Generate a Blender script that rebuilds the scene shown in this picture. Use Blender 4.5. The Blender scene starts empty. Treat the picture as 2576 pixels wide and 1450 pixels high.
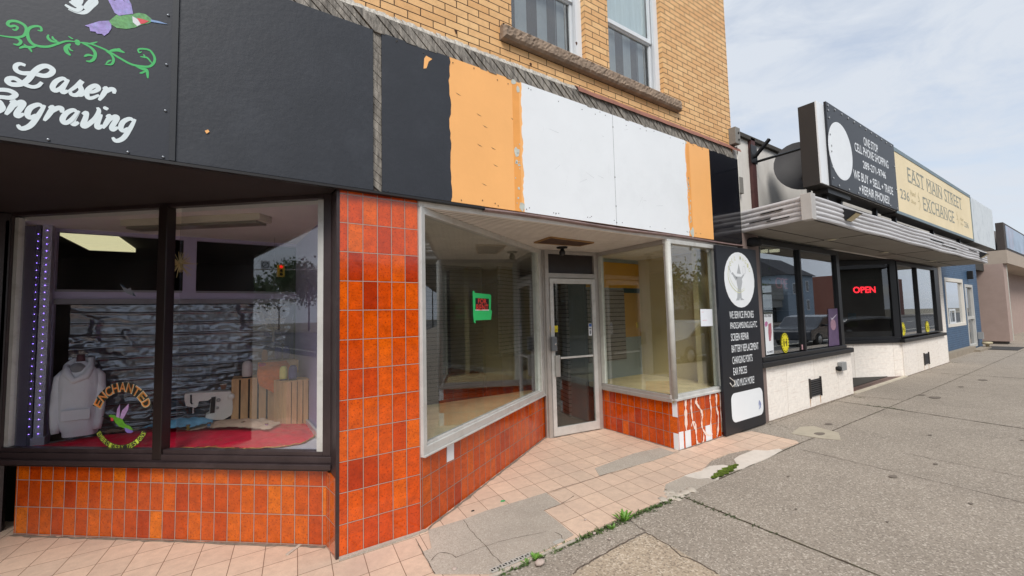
import bpy, bmesh, math, random
import numpy as np
from mathutils import Vector, Matrix
random.seed(7)
C = bpy.context.scene.collection
sc = bpy.context.scene
PI = math.pi

# ------------------------------------------------------------------ camera
CAM = np.array([0.0, -3.1719, 1.62])
F_PX, YAW, PITCH, ROLL = 1082.7, math.radians(34.705), math.radians(3.703), math.radians(-1.375)
fw = np.array([math.sin(YAW)*math.cos(PITCH), math.cos(YAW)*math.cos(PITCH), math.sin(PITCH)])
rt = np.array([math.cos(YAW), -math.sin(YAW), 0.0]); up = np.cross(rt, fw)
RT = math.cos(ROLL)*rt + math.sin(ROLL)*up
UP = -math.sin(ROLL)*rt + math.cos(ROLL)*up
cd = bpy.data.cameras.new("camera"); cam = bpy.data.objects.new("camera", cd); C.objects.link(cam)
cam.matrix_world = Matrix(((RT[0], UP[0], -fw[0], CAM[0]), (RT[1], UP[1], -fw[1], CAM[1]),
                           (RT[2], UP[2], -fw[2], CAM[2]), (0, 0, 0, 1)))
cd.sensor_width = 36; cd.lens = 36*F_PX/2576; cd.clip_end = 2000; cd.clip_start = .05
sc.camera = cam

# ------------------------------------------------------------------ world and sun
SUN_EL, SUN_AZ = math.radians(48), math.radians(215)     # azimuth clockwise from +Y: behind the viewer, a little left
w = bpy.data.worlds.new("World"); sc.world = w; w.use_nodes = True
nt = w.node_tree; N = nt.nodes; L = nt.links
bg = N['Background']; bg.inputs['Strength'].default_value = .115
sky = N.new('ShaderNodeTexSky'); sky.sky_type = 'NISHITA'; sky.sun_disc = False
sky.sun_elevation = SUN_EL; sky.sun_rotation = SUN_AZ; sky.air_density = 1.0; sky.dust_density = 1.5
tc = N.new('ShaderNodeTexCoord')
mp = N.new('ShaderNodeMapping'); mp.inputs['Rotation'].default_value = (0, 0, math.radians(-28)); mp.inputs['Scale'].default_value = (1.1, 3.4, 9.0)
n1 = N.new('ShaderNodeTexNoise'); n1.inputs['Scale'].default_value = 1.6; n1.inputs['Detail'].default_value = 9; n1.inputs['Roughness'].default_value = .62
n1.inputs['Distortion'].default_value = .5
rp = N.new('ShaderNodeValToRGB'); rp.color_ramp.elements[0].position = .30; rp.color_ramp.elements[1].position = .56
rp.color_ramp.elements[0].color = (.62, .62, .62, 1); rp.color_ramp.elements[1].color = (1, 1, 1, 1)
mx = N.new('ShaderNodeMix'); mx.data_type = 'RGBA'
mx.inputs['B'].default_value = (3.9, 4.2, 4.65, 1)
hs = N.new('ShaderNodeMix'); hs.data_type = 'RGBA'; hs.blend_type = 'MULTIPLY'; hs.inputs['Factor'].default_value = 1
hs.inputs['B'].default_value = (1.15, 1.1, 1.05, 1)
L.new(tc.outputs['Generated'], mp.inputs[0]); L.new(mp.outputs[0], n1.inputs['Vector'])
L.new(n1.outputs[0], rp.inputs[0]); L.new(rp.outputs[0], mx.inputs['Factor'])
L.new(sky.outputs[0], hs.inputs['A']); L.new(hs.outputs['Result'], mx.inputs['A'])
L.new(mx.outputs['Result'], bg.inputs['Color'])
sd = bpy.data.lights.new("sun", 'SUN'); sun = bpy.data.objects.new("sun", sd); C.objects.link(sun)
sd.energy = 2.0; sd.angle = math.radians(24); sd.color = (1, .965, .91)
sdir = Vector((math.sin(SUN_AZ)*math.cos(SUN_EL), math.cos(SUN_AZ)*math.cos(SUN_EL), math.sin(SUN_EL)))
sun.rotation_euler = sdir.to_track_quat('Z', 'Y').to_euler()
sc.view_settings.view_transform = 'Standard'; sc.view_settings.look = 'None'
sc.view_settings.exposure = 0.66; sc.view_settings.gamma = 1
sc.cycles.max_bounces = 8; sc.cycles.transparent_max_bounces = 24; sc.cycles.glossy_bounces = 4
sc.cycles.diffuse_bounces = 4; sc.cycles.use_denoising = True

# ------------------------------------------------------------------ measuring helpers: a sight line meets a real plane
def ray(x, y): return fw + RT*(x-1288)/F_PX - UP*(y-724.85)/F_PX
def G(x, y, z=0.0):
    d = ray(x, y); t = (z-CAM[2])/d[2]; p = CAM+d*t; return (float(p[0]), float(p[1]), float(p[2]))
def F(x, y, Y=0.0):
    d = ray(x, y); t = (Y-CAM[1])/d[1]; p = CAM+d*t; return (float(p[0]), float(p[1]), float(p[2]))
def V(x, y, a, b):
    n = np.array([-(b[1]-a[1]), b[0]-a[0]]); d = ray(x, y)
    t = ((a[0]-CAM[0])*n[0]+(a[1]-CAM[1])*n[1])/(d[0]*n[0]+d[1]*n[1]); p = CAM+d*t
    return (float(p[0]), float(p[1]), float(p[2]))
def Z(x, y, ox, oy, s): return ((ox+x/s)/1.4907, (oy+y/s)/1.4907)

# ------------------------------------------------------------------ materials
def lin(c):
    c = c.lstrip('#'); r = [int(c[i:i+2], 16)/255 for i in (0, 2, 4)]
    return tuple((v/12.92 if v <= .04045 else ((v+.055)/1.055)**2.4) for v in r)+(1,)
MATS = {}
def mat(name, color, rough=.6, var=.12, vscale=6, bump=.0, bscale=60, metal=0, spec=.5, emit=None, estr=0, coat=0, dirt=None, dscale=2.0, damt=.5, stretch=None):
    if name in MATS: return MATS[name]
    m = bpy.data.materials.new(name); m.use_nodes = True; MATS[name] = m
    nt = m.node_tree; N = nt.nodes; L = nt.links; b = N['Principled BSDF']
    col = lin(color) if isinstance(color, str) else tuple(color)+(1,)
    b.inputs['Roughness'].default_value = rough; b.inputs['Metallic'].default_value = metal
    b.inputs['Specular IOR Level'].default_value = spec
    if coat: b.inputs['Coat Weight'].default_value = coat; b.inputs['Coat Roughness'].default_value = .08
    tc = N.new('ShaderNodeTexCoord'); src = tc.outputs['Object']
    if stretch:
        mp = N.new('ShaderNodeMapping'); mp.inputs['Scale'].default_value = stretch; L.new(src, mp.inputs[0]); src = mp.outputs[0]
    n = N.new('ShaderNodeTexNoise'); n.inputs['Scale'].default_value = vscale; n.inputs['Detail'].default_value = 8; n.inputs['Roughness'].default_value = .65
    L.new(src, n.inputs['Vector'])
    r = N.new('ShaderNodeValToRGB'); e = r.color_ramp.elements; e[0].position = .3; e[1].position = .7
    e[0].color = tuple(max(0, c*(1-var)) for c in col[:3])+(1,); e[1].color = tuple(min(1, c*(1+var)) for c in col[:3])+(1,)
    L.new(n.outputs[0], r.inputs[0]); out = r.outputs[0]
    if dirt:
        n2 = N.new('ShaderNodeTexNoise'); n2.inputs['Scale'].default_value = dscale; n2.inputs['Detail'].default_value = 10; n2.inputs['Roughness'].default_value = .72
        L.new(src, n2.inputs['Vector'])
        r2 = N.new('ShaderNodeValToRGB'); r2.color_ramp.elements[0].position = .52; r2.color_ramp.elements[1].position = .72
        r2.color_ramp.elements[1].color = (damt, damt, damt, 1)
        L.new(n2.outputs[0], r2.inputs[0])
        x = N.new('ShaderNodeMix'); x.data_type = 'RGBA'; L.new(r2.outputs[0], x.inputs['Factor']); L.new(out, x.inputs['A'])
        x.inputs['B'].default_value = lin(dirt); out = x.outputs['Result']
    L.new(out, b.inputs['Base Color'])
    if bump:
        n3 = N.new('ShaderNodeTexNoise'); n3.inputs['Scale'].default_value = bscale; n3.inputs['Detail'].default_value = 6
        L.new(src, n3.inputs['Vector'])
        bp = N.new('ShaderNodeBump'); bp.inputs['Strength'].default_value = bump; bp.inputs['Distance'].default_value = .01
        L.new(n3.outputs[0], bp.inputs['Height']); L.new(bp.outputs[0], b.inputs['Normal'])
    if emit:
        b.inputs['Emission Color'].default_value = lin(emit); b.inputs['Emission Strength'].default_value = estr
    return m

def grid_mat(name, bw, bh, ox, oy, mortar, mcol, ramp, speck=0, speckcol='000000', sscale=60, rough=.2, off=0.0, shear=0, bump=.4, spec=.5, coat=0, edge=None, relief=45, ramt=.35, cloud=(.82, 1.12), stain=None):
    """tiles or bricks in metres on the UV map (u along the wall, v up)"""
    m = bpy.data.materials.new(name); m.use_nodes = True; MATS[name] = m
    nt = m.node_tree; N = nt.nodes; L = nt.links; b = N['Principled BSDF']
    b.inputs['Roughness'].default_value = rough; b.inputs['Specular IOR Level'].default_value = spec
    if coat: b.inputs['Coat Weight'].default_value = coat; b.inputs['Coat Roughness'].default_value = .05
    uv = N.new('ShaderNodeUVMap'); uv.uv_map = 'UVMap'
    vec = uv.outputs[0]
    sx = N.new('ShaderNodeSeparateXYZ'); L.new(vec, sx.inputs[0])
    ma = N.new('ShaderNodeMath'); ma.operation = 'MULTIPLY_ADD'; ma.inputs[1].default_value = -shear; L.new(sx.outputs[1], ma.inputs[0]); L.new(sx.outputs[0], ma.inputs[2])
    a1 = N.new('ShaderNodeMath'); a1.operation = 'ADD'; a1.inputs[1].default_value = 50*bw-ox; L.new(ma.outputs[0], a1.inputs[0])
    a2 = N.new('ShaderNodeMath'); a2.operation = 'ADD'; a2.inputs[1].default_value = 50*bh-oy; L.new(sx.outputs[1], a2.inputs[0])
    cx = N.new('ShaderNodeCombineXYZ'); L.new(a1.outputs[0], cx.inputs[0]); L.new(a2.outputs[0], cx.inputs[1])
    # slight waviness so that joints are not ruler straight
    nw = N.new('ShaderNodeTexNoise'); nw.inputs['Scale'].default_value = 9; L.new(vec, nw.inputs['Vector'])
    vm = N.new('ShaderNodeVectorMath'); vm.operation = 'MULTIPLY_ADD'; vm.inputs[1].default_value = (mortar*.9,)*3; L.new(nw.outputs['Color'], vm.inputs[0]); L.new(cx.outputs[0], vm.inputs[2])
    br = N.new('ShaderNodeTexBrick'); br.offset = off; br.squash = 1; br.offset_frequency = 2
    br.inputs['Scale'].default_value = 1; br.inputs['Brick Width'].default_value = bw; br.inputs['Row Height'].default_value = bh
    br.inputs['Mortar Size'].default_value = mortar; br.inputs['Mortar Smooth'].default_value = .15
    br.inputs['Color1'].default_value = (0, 0, 0, 1); br.inputs['Color2'].default_value = (1, 1, 1, 1); br.inputs['Mortar'].default_value = (.5, .5, .5, 1)
    L.new(vm.outputs[0], br.inputs['Vector'])
    rp = N.new('ShaderNodeValToRGB'); cr = rp.color_ramp
    for i, (p, c) in enumerate(ramp):
        e = cr.elements[i] if i < 2 else cr.elements.new(p)
        e.position = p; e.color = lin(c)
    L.new(br.outputs['Color'], rp.inputs[0]); col = rp.outputs[0]
    # cloudy variation within a tile
    n1 = N.new('ShaderNodeTexNoise'); n1.inputs['Scale'].default_value = 14; n1.inputs['Detail'].default_value = 8; n1.inputs['Roughness'].default_value = .7; L.new(vec, n1.inputs['Vector'])
    r1 = N.new('ShaderNodeMapRange'); r1.inputs['From Min'].default_value = .25; r1.inputs['From Max'].default_value = .75; r1.inputs['To Min'].default_value = cloud[0]; r1.inputs['To Max'].default_value = cloud[1]; L.new(n1.outputs[0], r1.inputs[0])
    x1 = N.new('ShaderNodeMix'); x1.data_type = 'RGBA'; x1.blend_type = 'MULTIPLY'; x1.inputs['Factor'].default_value = 1
    L.new(col, x1.inputs['A']); L.new(r1.outputs[0], x1.inputs['B']); col = x1.outputs['Result']
    if speck:
        vo = N.new('ShaderNodeTexNoise'); vo.inputs['Scale'].default_value = sscale; vo.inputs['Detail'].default_value = 3; vo.inputs['Roughness'].default_value = .5; L.new(vec, vo.inputs['Vector'])
        r2 = N.new('ShaderNodeValToRGB'); r2.color_ramp.elements[0].position = .56; r2.color_ramp.elements[1].position = .68
        r2.color_ramp.elements[1].color = (speck, speck, speck, 1); L.new(vo.outputs[0], r2.inputs[0])
        x2 = N.new('ShaderNodeMix'); x2.data_type = 'RGBA'; x2.inputs['B'].default_value = lin(speckcol)
        L.new(r2.outputs[0], x2.inputs['Factor']); L.new(col, x2.inputs['A']); col = x2.outputs['Result']
    if stain:
        ns = N.new('ShaderNodeTexNoise'); ns.inputs['Scale'].default_value = 1.7; ns.inputs['Detail'].default_value = 9; L.new(vec, ns.inputs['Vector'])
        r4 = N.new('ShaderNodeValToRGB'); r4.color_ramp.elements[0].position = .5; r4.color_ramp.elements[1].position = .8; r4.color_ramp.elements[1].color = (.6, .6, .6, 1)
        L.new(ns.outputs[0], r4.inputs[0])
        x4 = N.new('ShaderNodeMix'); x4.data_type = 'RGBA'; x4.inputs['B'].default_value = lin(stain); L.new(r4.outputs[0], x4.inputs['Factor']); L.new(col, x4.inputs['A']); col = x4.outputs['Result']
    if edge:
        b2 = N.new('ShaderNodeTexBrick'); b2.offset = off; b2.squash = 1
        b2.inputs['Scale'].default_value = 1; b2.inputs['Brick Width'].default_value = bw; b2.inputs['Row Height'].default_value = bh
        b2.inputs['Mortar Size'].default_value = .009; b2.inputs['Mortar Smooth'].default_value = 1; L.new(vm.outputs[0], b2.inputs['Vector'])
        me_ = N.new('ShaderNodeMath'); me_.operation = 'MULTIPLY'; me_.inputs[1].default_value = .75; L.new(b2.outputs['Fac'], me_.inputs[0])
        x5 = N.new('ShaderNodeMix'); x5.data_type = 'RGBA'; x5.inputs['B'].default_value = lin(edge); L.new(me_.outputs[0], x5.inputs['Factor']); L.new(col, x5.inputs['A']); col = x5.outputs['Result']
    x3 = N.new('ShaderNodeMix'); x3.data_type = 'RGBA'; x3.inputs['B'].default_value = lin(mcol)
    L.new(br.outputs['Fac'], x3.inputs['Factor']); L.new(col, x3.inputs['A']); L.new(x3.outputs['Result'], b.inputs['Base Color'])
    rr = N.new('ShaderNodeMapRange'); rr.inputs['To Min'].default_value = rough; rr.inputs['To Max'].default_value = .9; L.new(br.outputs['Fac'], rr.inputs[0]); L.new(rr.outputs[0], b.inputs['Roughness'])
    mm = N.new('ShaderNodeMath'); mm.operation = 'MULTIPLY_ADD'; mm.inputs[1].default_value = -1.0; L.new(br.outputs['Fac'], mm.inputs[0])
    nb = N.new('ShaderNodeTexNoise'); nb.inputs['Scale'].default_value = relief; nb.inputs['Detail'].default_value = 3; L.new(vec, nb.inputs['Vector'])
    mb = N.new('ShaderNodeMath'); mb.operation = 'MULTIPLY'; mb.inputs[1].default_value = ramt; L.new(nb.outputs[0], mb.inputs[0]); L.new(mb.outputs[0], mm.inputs[2])
    bp = N.new('ShaderNodeBump'); bp.inputs['Strength'].default_value = bump; bp.inputs['Distance'].default_value = .006; L.new(mm.outputs[0], bp.inputs['Height']); L.new(bp.outputs[0], b.inputs['Normal'])
    return m

def glass_mat(name, tint=(.92, .95, .94), refl=1.0, base=.045):
    m = bpy.data.materials.new(name); m.use_nodes = True; MATS[name] = m
    nt = m.node_tree; N = nt.nodes; L = nt.links; N.remove(N['Principled BSDF']); o = N['Material Output']
    tr = N.new('ShaderNodeBsdfTransparent'); tr.inputs[0].default_value = tint+(1,)
    gl = N.new('ShaderNodeBsdfGlossy'); gl.inputs['Roughness'].default_value = .004; gl.inputs['Color'].default_value = (.95, .97, 1, 1)
    lw = N.new('ShaderNodeLayerWeight'); lw.inputs['Blend'].default_value = .5
    pw = N.new('ShaderNodeMath'); pw.operation = 'POWER'; pw.inputs[1].default_value = 4.0; L.new(lw.outputs['Facing'], pw.inputs[0])
    ma = N.new('ShaderNodeMath'); ma.operation = 'MULTIPLY_ADD'; ma.inputs[1].default_value = .9*refl; ma.inputs[2].default_value = base*refl; L.new(pw.outputs[0], ma.inputs[0])
    ms = N.new('ShaderNodeMixShader'); L.new(ma.outputs[0], ms.inputs[0]); L.new(tr.outputs[0], ms.inputs[1]); L.new(gl.outputs[0], ms.inputs[2])
    # a film of dust and old wiping marks
    tcn = N.new('ShaderNodeTexCoord'); nz = N.new('ShaderNodeTexNoise'); nz.inputs['Scale'].default_value = 2.5; nz.inputs['Detail'].default_value = 10; L.new(tcn.outputs['Object'], nz.inputs['Vector'])
    mr = N.new('ShaderNodeMapRange'); mr.inputs['From Min'].default_value = .4; mr.inputs['From Max'].default_value = .8; mr.inputs['To Min'].default_value = .001; mr.inputs['To Max'].default_value = .018; L.new(nz.outputs[0], mr.inputs[0])
    df = N.new('ShaderNodeBsdfDiffuse'); df.inputs[0].default_value = (.6, .6, .57, 1)
    m2 = N.new('ShaderNodeMixShader'); L.new(mr.outputs[0], m2.inputs[0]); L.new(ms.outputs[0], m2.inputs[1]); L.new(df.outputs[0], m2.inputs[2])
    L.new(m2.outputs[0], o.inputs[0]); return m

# ------------------------------------------------------------------ mesh builder
class MB:
    def __init__(s): s.v = []; s.f = []; s.sm = []
    def add(s, vs, fs, smooth=False):
        o = len(s.v); s.v += [tuple(map(float, p)) for p in vs]; s.f += [tuple(i+o for i in f) for f in fs]; s.sm += [smooth]*len(fs); return s
    def box(s, x0, x1, y0, y1, z0, z1):
        x0, x1 = min(x0, x1), max(x0, x1); y0, y1 = min(y0, y1), max(y0, y1); z0, z1 = min(z0, z1), max(z0, z1)
        return s.add([(x0, y0, z0), (x1, y0, z0), (x1, y1, z0), (x0, y1, z0), (x0, y0, z1), (x1, y0, z1), (x1, y1, z1), (x0, y1, z1)],
                     [(0, 3, 2, 1), (4, 5, 6, 7), (0, 1, 5, 4), (1, 2, 6, 5), (2, 3, 7, 6), (3, 0, 4, 7)])
    def obox(s, a, b, z0, z1, t0, t1):
        """box along the ground segment a-b, from t0 to t1 to the left of it"""
        a = np.array(a[:2], float); b = np.array(b[:2], float); d = (b-a)/np.linalg.norm(b-a); n = np.array([-d[1], d[0]])
        p = [a+n*t0, b+n*t0, b+n*t1, a+n*t1]
        return s.add([(q[0], q[1], z0) for q in p]+[(q[0], q[1], z1) for q in p],
                     [(0, 3, 2, 1), (4, 5, 6, 7), (0, 1, 5, 4), (1, 2, 6, 5), (2, 3, 7, 6), (3, 0, 4, 7)])
    def prism(s, poly, z0, z1):
        n = len(poly); A = sum(poly[i][0]*poly[(i+1) % n][1]-poly[(i+1) % n][0]*poly[i][1] for i in range(n))
        if A < 0: poly = poly[::-1]
        return s.add([(p[0], p[1], z0) for p in poly]+[(p[0], p[1], z1) for p in poly],
                     [tuple(range(n))[::-1], tuple(range(n, 2*n))]+[(i, (i+1) % n, n+(i+1) % n, n+i) for i in range(n)])
    def plate(s, pts, nrm, t):
        """flat polygon with 3-D points, thickened by t along nrm"""
        n = len(pts); nr = np.array(nrm, float); nr /= np.linalg.norm(nr)
        P = [np.array(p, float) for p in pts]; c = np.zeros(3)
        for i in range(n): c += np.cross(P[i], P[(i+1) % n])
        if c@nr < 0: P = P[::-1]
        return s.add([tuple(p) for p in P]+[tuple(p+nr*t) for p in P],
                     [tuple(range(n))[::-1], tuple(range(n, 2*n))]+[(i, (i+1) % n, n+(i+1) % n, n+i) for i in range(n)])
    def tube(s, pts, r, n=8, smooth=True):
        P = [np.array(p, float) for p in pts]; R = r if isinstance(r, (list, tuple)) else [r]*len(P)
        vs = []; fs = []; prev = None
        for i, p in enumerate(P):
            d = (P[min(i+1, len(P)-1)]-P[max(i-1, 0)]); d /= (np.linalg.norm(d)+1e-9)
            if prev is None:
                u = np.cross(d, [0, 0, 1.0]);
                if np.linalg.norm(u) < 1e-3: u = np.cross(d, [1.0, 0, 0])
            else: u = prev-d*(prev@d)
            u /= np.linalg.norm(u); prev = u; w_ = np.cross(d, u)
            for k in range(n):
                a = 2*PI*k/n; vs.append(tuple(p+R[i]*(math.cos(a)*u+math.sin(a)*w_)))
        for i in range(len(P)-1):
            for k in range(n): fs.append((i*n+k, i*n+(k+1) % n, (i+1)*n+(k+1) % n, (i+1)*n+k))
        fs.append(tuple(range(n))[::-1]); fs.append(tuple(range((len(P)-1)*n, len(P)*n)))
        return s.add(vs, fs, smooth)
    def lathe(s, c, prof, n=20, smooth=True, axis='z'):
        vs = []; fs = []
        for (r, z) in prof:
            for k in range(n):
                a = 2*PI*k/n; q = (r*math.cos(a), r*math.sin(a), z)
                if axis == 'y': q = (q[0], q[2], q[1])
                vs.append((c[0]+q[0], c[1]+q[1], c[2]+q[2]))
        m = len(prof)
        for i in range(m-1):
            for k in range(n): fs.append((i*n+k, i*n+(k+1) % n, (i+1)*n+(k+1) % n, (i+1)*n+k))
        fs.append(tuple(range(n))[::-1]); fs.append(tuple(range((m-1)*n, m*n)))
        return s.add(vs, fs, smooth)
    def blob(s, c, rx, ry, rz, n=10, jit=0, seed=1):
        rnd = random.Random(seed); prof = []; vs = []; fs = []
        for i in range(1, n):
            t = PI*i/n
            for k in range(2*n):
                a = PI*k/n; j = 1+rnd.uniform(-jit, jit)
                vs.append((c[0]+rx*j*math.sin(t)*math.cos(a), c[1]+ry*j*math.sin(t)*math.sin(a), c[2]-rz*math.cos(t)*j))
        for i in range(n-2):
            for k in range(2*n): fs.append((i*2*n+k, i*2*n+(k+1) % (2*n), (i+1)*2*n+(k+1) % (2*n), (i+1)*2*n+k))
        fs.append(tuple(range(2*n))[::-1]); fs.append(tuple(range((n-2)*2*n, (n-1)*2*n)))
        return s.add(vs, fs, True)
    def build(s, name, m, parent=None, bevel=0, label=None):
        me = bpy.data.meshes.new(name); me.from_pydata(s.v, [], s.f); me.validate()
        bm = bmesh.new(); bm.from_mesh(me)
        if bevel:
            ed = [e for e in bm.edges if len(e.link_faces) == 2 and e.calc_face_angle(0) > .6]
            bmesh.ops.bevel(bm, geom=ed, offset=bevel, segments=2, affect='EDGES', profile=.5, clamp_overlap=True)
        bmesh.ops.recalc_face_normals(bm, faces=bm.faces)
        uvl = bm.loops.layers.uv.new('UVMap')
        for f in bm.faces:
            n = f.normal
            if abs(n.z) > .7:
                for l in f.loops: l[uvl].uv = (l.vert.co.x, l.vert.co.y)
            else:
                h = Vector((-n.y, n.x)); h.normalize()
                for l in f.loops: l[uvl].uv = (l.vert.co.x*h.x+l.vert.co.y*h.y, l.vert.co.z)
        bm.to_mesh(me); bm.free()
        if not bevel and len(s.sm) == len(me.polygons):
            me.polygons.foreach_set('use_smooth', s.sm)
        me.materials.append(m)
        o = bpy.data.objects.new(name, me); C.objects.link(o)
        if parent:
            o.parent = parent
            o.matrix_parent_inverse = parent_world(parent).inverted()
        if label: o['label'] = label
        return o
def parent_world(o):
    m = o.matrix_basis.copy()
    if o.parent: m = parent_world(o.parent) @ o.matrix_parent_inverse @ m
    return m
def tag(o, label, cat, group=None):
    o['label'] = label; o['category'] = cat
    if group: o['group'] = group
    return o
def thing(name, label, cat, loc=(0, 0, 0), group=None):
    o = bpy.data.objects.new(name, None); C.objects.link(o); o.location = loc; o.empty_display_size = .2
    return tag(o, label, cat, group)
def struct(o, kind='structure'): o['kind'] = kind; return o
def at_base(o, loc):
    """move a single-mesh thing's origin to its base without moving the mesh"""
    o.data.transform(Matrix.Translation(-Vector(loc))); o.location = loc; return o

def frame_ring(mb, a, b, z0, z1, wl, wr, wb, wt, t0, t1):
    a = np.array(a[:2], float); b = np.array(b[:2], float); d = (b-a)/np.linalg.norm(b-a)
    mb.obox(a, a+d*wl, z0, z1, t0, t1); mb.obox(b-d*wr, b, z0, z1, t0, t1)
    mb.obox(a+d*wl, b-d*wr, z0, z0+wb, t0, t1); mb.obox(a+d*wl, b-d*wr, z1-wt, z1, t0, t1); return mb

# flat lettering: a frame on a vertical (or horizontal) plane
class PF:
    def __init__(s, o, t, u=(0, 0, 1), n=None):
        s.o = np.array(o, float); s.t = np.array(t, float); s.t /= np.linalg.norm(s.t); s.u = np.array(u, float)
        s.n = np.array(n, float) if n is not None else np.cross(s.t, s.u)
    def p(s, x, y, h=0): return s.o+s.t*x+s.u*y+s.n*h
_tc = {}
def text_mesh(txt, bold=0, shear=0):
    k = (txt, bold, shear)
    if k in _tc: return _tc[k]
    cu = bpy.data.curves.new('t', 'FONT'); cu.body = txt; cu.resolution_u = 3; cu.offset = bold; cu.shear = shear
    o = bpy.data.objects.new('t', cu); C.objects.link(o)
    dg = bpy.context.evaluated_depsgraph_get(); me = bpy.data.meshes.new_from_object(o.evaluated_get(dg))
    vs = [(v.co.x, v.co.y) for v in me.vertices]; fs = [tuple(p.vertices) for p in me.polygons]
    bpy.data.objects.remove(o); bpy.data.curves.remove(cu); bpy.data.meshes.remove(me)
    _tc[k] = (vs, fs); return _tc[k]
def put_text(mb, pf, txt, x0, x1, y0, y1, bold=0.0, shear=0, h=.001, fn=None):
    vs, fs = text_mesh(txt, bold, shear)
    xa = min(v[0] for v in vs); xb = max(v[0] for v in vs); ya = min(v[1] for v in vs); yb = max(v[1] for v in vs)
    P = []
    for v in vs:
        X = x0+(v[0]-xa)/(xb-xa)*(x1-x0); Y = y0+(v[1]-ya)/(yb-ya)*(y1-y0)
        if fn: X, Y = fn(X, Y)
        P.append(pf.p(X, Y, h))
    mb.add(P, fs)
def catmull(pts, k=5):
    P = [np.array(p, float) for p in pts]; P = [2*P[0]-P[1]]+P+[2*P[-1]-P[-2]]; out = []
    for i in range(1, len(P)-2):
        for j in range(k):
            t = j/k; a, b, c, d = P[i-1], P[i], P[i+1], P[i+2]
            out.append(.5*((2*b)+(-a+c)*t+(2*a-5*b+4*c-d)*t*t+(-a+3*b-3*c+d)*t**3))
    out.append(P[-2]); return out
_sc = [0]
def stroke(mb, pf, pts, wd, h=.001, k=5, taper=.25, fn=None, jit=0):
    _sc[0] = (_sc[0]+1) % 12; h = h+_sc[0]*.00012
    c = catmull(pts, k); n = len(c); vs = []; fs = []
    for i, p in enumerate(c):
        d = c[min(i+1, n-1)]-c[max(i-1, 0)]; d = d/(np.linalg.norm(d)+1e-9); q = np.array([-d[1], d[0]])
        t = i/(n-1); ww = wd*(taper+(1-taper)*math.sin(PI*t)**.6)/2*(1+jit*math.sin(i*1.3+wd*900)*math.sin(i*.53+2))
        for sgn in (-1, 1):
            e = p+q*ww*sgn
            if fn: e = np.array(fn(e[0], e[1]))
            vs.append(pf.p(e[0], e[1], h+i*.000012) if pf else (e[0], e[1], e[2]))
    for i in range(n-1): fs.append((2*i, 2*i+1, 2*i+3, 2*i+2))
    mb.add(vs, fs)
def disc(mb, pf, cx, cy, rx, ry, h=.001, n=28, t=.002):
    P = [pf.p(cx+rx*math.cos(2*PI*i/n), cy+ry*math.sin(2*PI*i/n), h) for i in range(n)]
    mb.plate(P, pf.n, t)

def blades(mb, x, y, z, n, h, r, rnd, broad=.012):
    for i in range(n):
        a = rnd.uniform(0, 2*PI); hh = h*rnd.uniform(.5, 1.1); rr = r*rnd.uniform(.4, 1.1)
        bx, by = x+rnd.uniform(-r, r)*.25, y+rnd.uniform(-r, r)*.25
        tx, ty = bx+rr*math.cos(a), by+rr*math.sin(a); mx_, my_ = (bx*.45+tx*.55), (by*.45+ty*.55)
        px, py = -math.sin(a)*broad*rnd.uniform(.5, 1.2), math.cos(a)*broad*rnd.uniform(.5, 1.2)
        mb.add([(bx, by, z), (mx_+px, my_+py, z+hh*.75), (tx, ty, z+hh), (mx_-px, my_-py, z+hh*.75)], [(0, 1, 2, 3)])

# ------------------------------------------------------------------ palette
brick_m = grid_mat('painted_brick', .2215, .0665, 0.024, .0385, .0042, '3a2616', [(0, 'd9a76e'), (1, 'e8bc84'), (.5, 'e0b078')], rough=.55, off=.5, bump=.6, speck=.12, speckcol='8a6238', sscale=30, stain='cb9960')
orange_m = grid_mat('glazed_orange_tile', .106, .2085, .0365, .0205, .0022, 'a39a8e', [(0, 'a82e02'), (1, 'dc6004'), (.10, 'c44002'), (.5, 'ce4a02'), (.85, 'd65402')], speck=.62, speckcol='7a1600', sscale=75, rough=.1, bump=.35, coat=.5, edge='7a1c02', relief=16, ramt=.22, cloud=(.6, 1.3))
orange2_m = grid_mat('glazed_orange_tile_bay', .112, .2045, .031, -.011, .0026, '97867a', [(0, 'a63004'), (1, 'd05a06'), (.10, 'bc4204'), (.6, 'c64c05'), (.85, 'cc5305')], speck=.6, speckcol='741602', sscale=75, rough=.16, bump=.35, spec=.35, coat=.12, edge='6a1802', relief=16, ramt=.22, cloud=(.6, 1.3))
floor_m = grid_mat('pink_floor_tile', .205, .245, .06, -.038, .0026, '7a5f4f', [(0, 'c8b09c'), (1, 'd4b9a3'), (.5, 'ceb39e')], rough=.6, shear=.14, bump=.25, spec=.35, speck=.25, speckcol='a18574', sscale=110, stain='b09c8e')
wall_trav = grid_mat('travertine', 1.0, 1.9, 6.3, 0, .003, 'b3a492', [(0, 'ece4da'), (1, 'f1eae1'), (.5, 'efe7de')], rough=.6, bump=.05, speck=.3, speckcol='bfa696', sscale=26)
def stretch_uv(m, sx, sy):
    nt = m.node_tree
    for n in nt.nodes:
        if n.type == 'TEX_NOISE' and n.inputs['Scale'].default_value == 26:
            l = n.inputs['Vector'].links[0]; src = l.from_socket; mp = nt.nodes.new('ShaderNodeMapping'); mp.inputs['Scale'].default_value = (sx, sy, 1)
            nt.links.new(src, mp.inputs[0]); nt.links.new(mp.outputs[0], n.inputs['Vector'])
stretch_uv(wall_trav, .12, 1.6)
blue_brick = grid_mat('blue_painted_brick', .21, .07, 0, 0, .004, '33506e', [(0, '3d5670'), (1, '45617e'), (.5, '415b77')], rough=.5, off=.5, bump=.5)
dark_floor = grid_mat('dark_brick_floor', .2, .1, 0, 0, .004, '2c211d', [(0, '4a3029'), (1, '6a4337'), (.5, '57392f')], rough=.5, off=.5)
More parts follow.
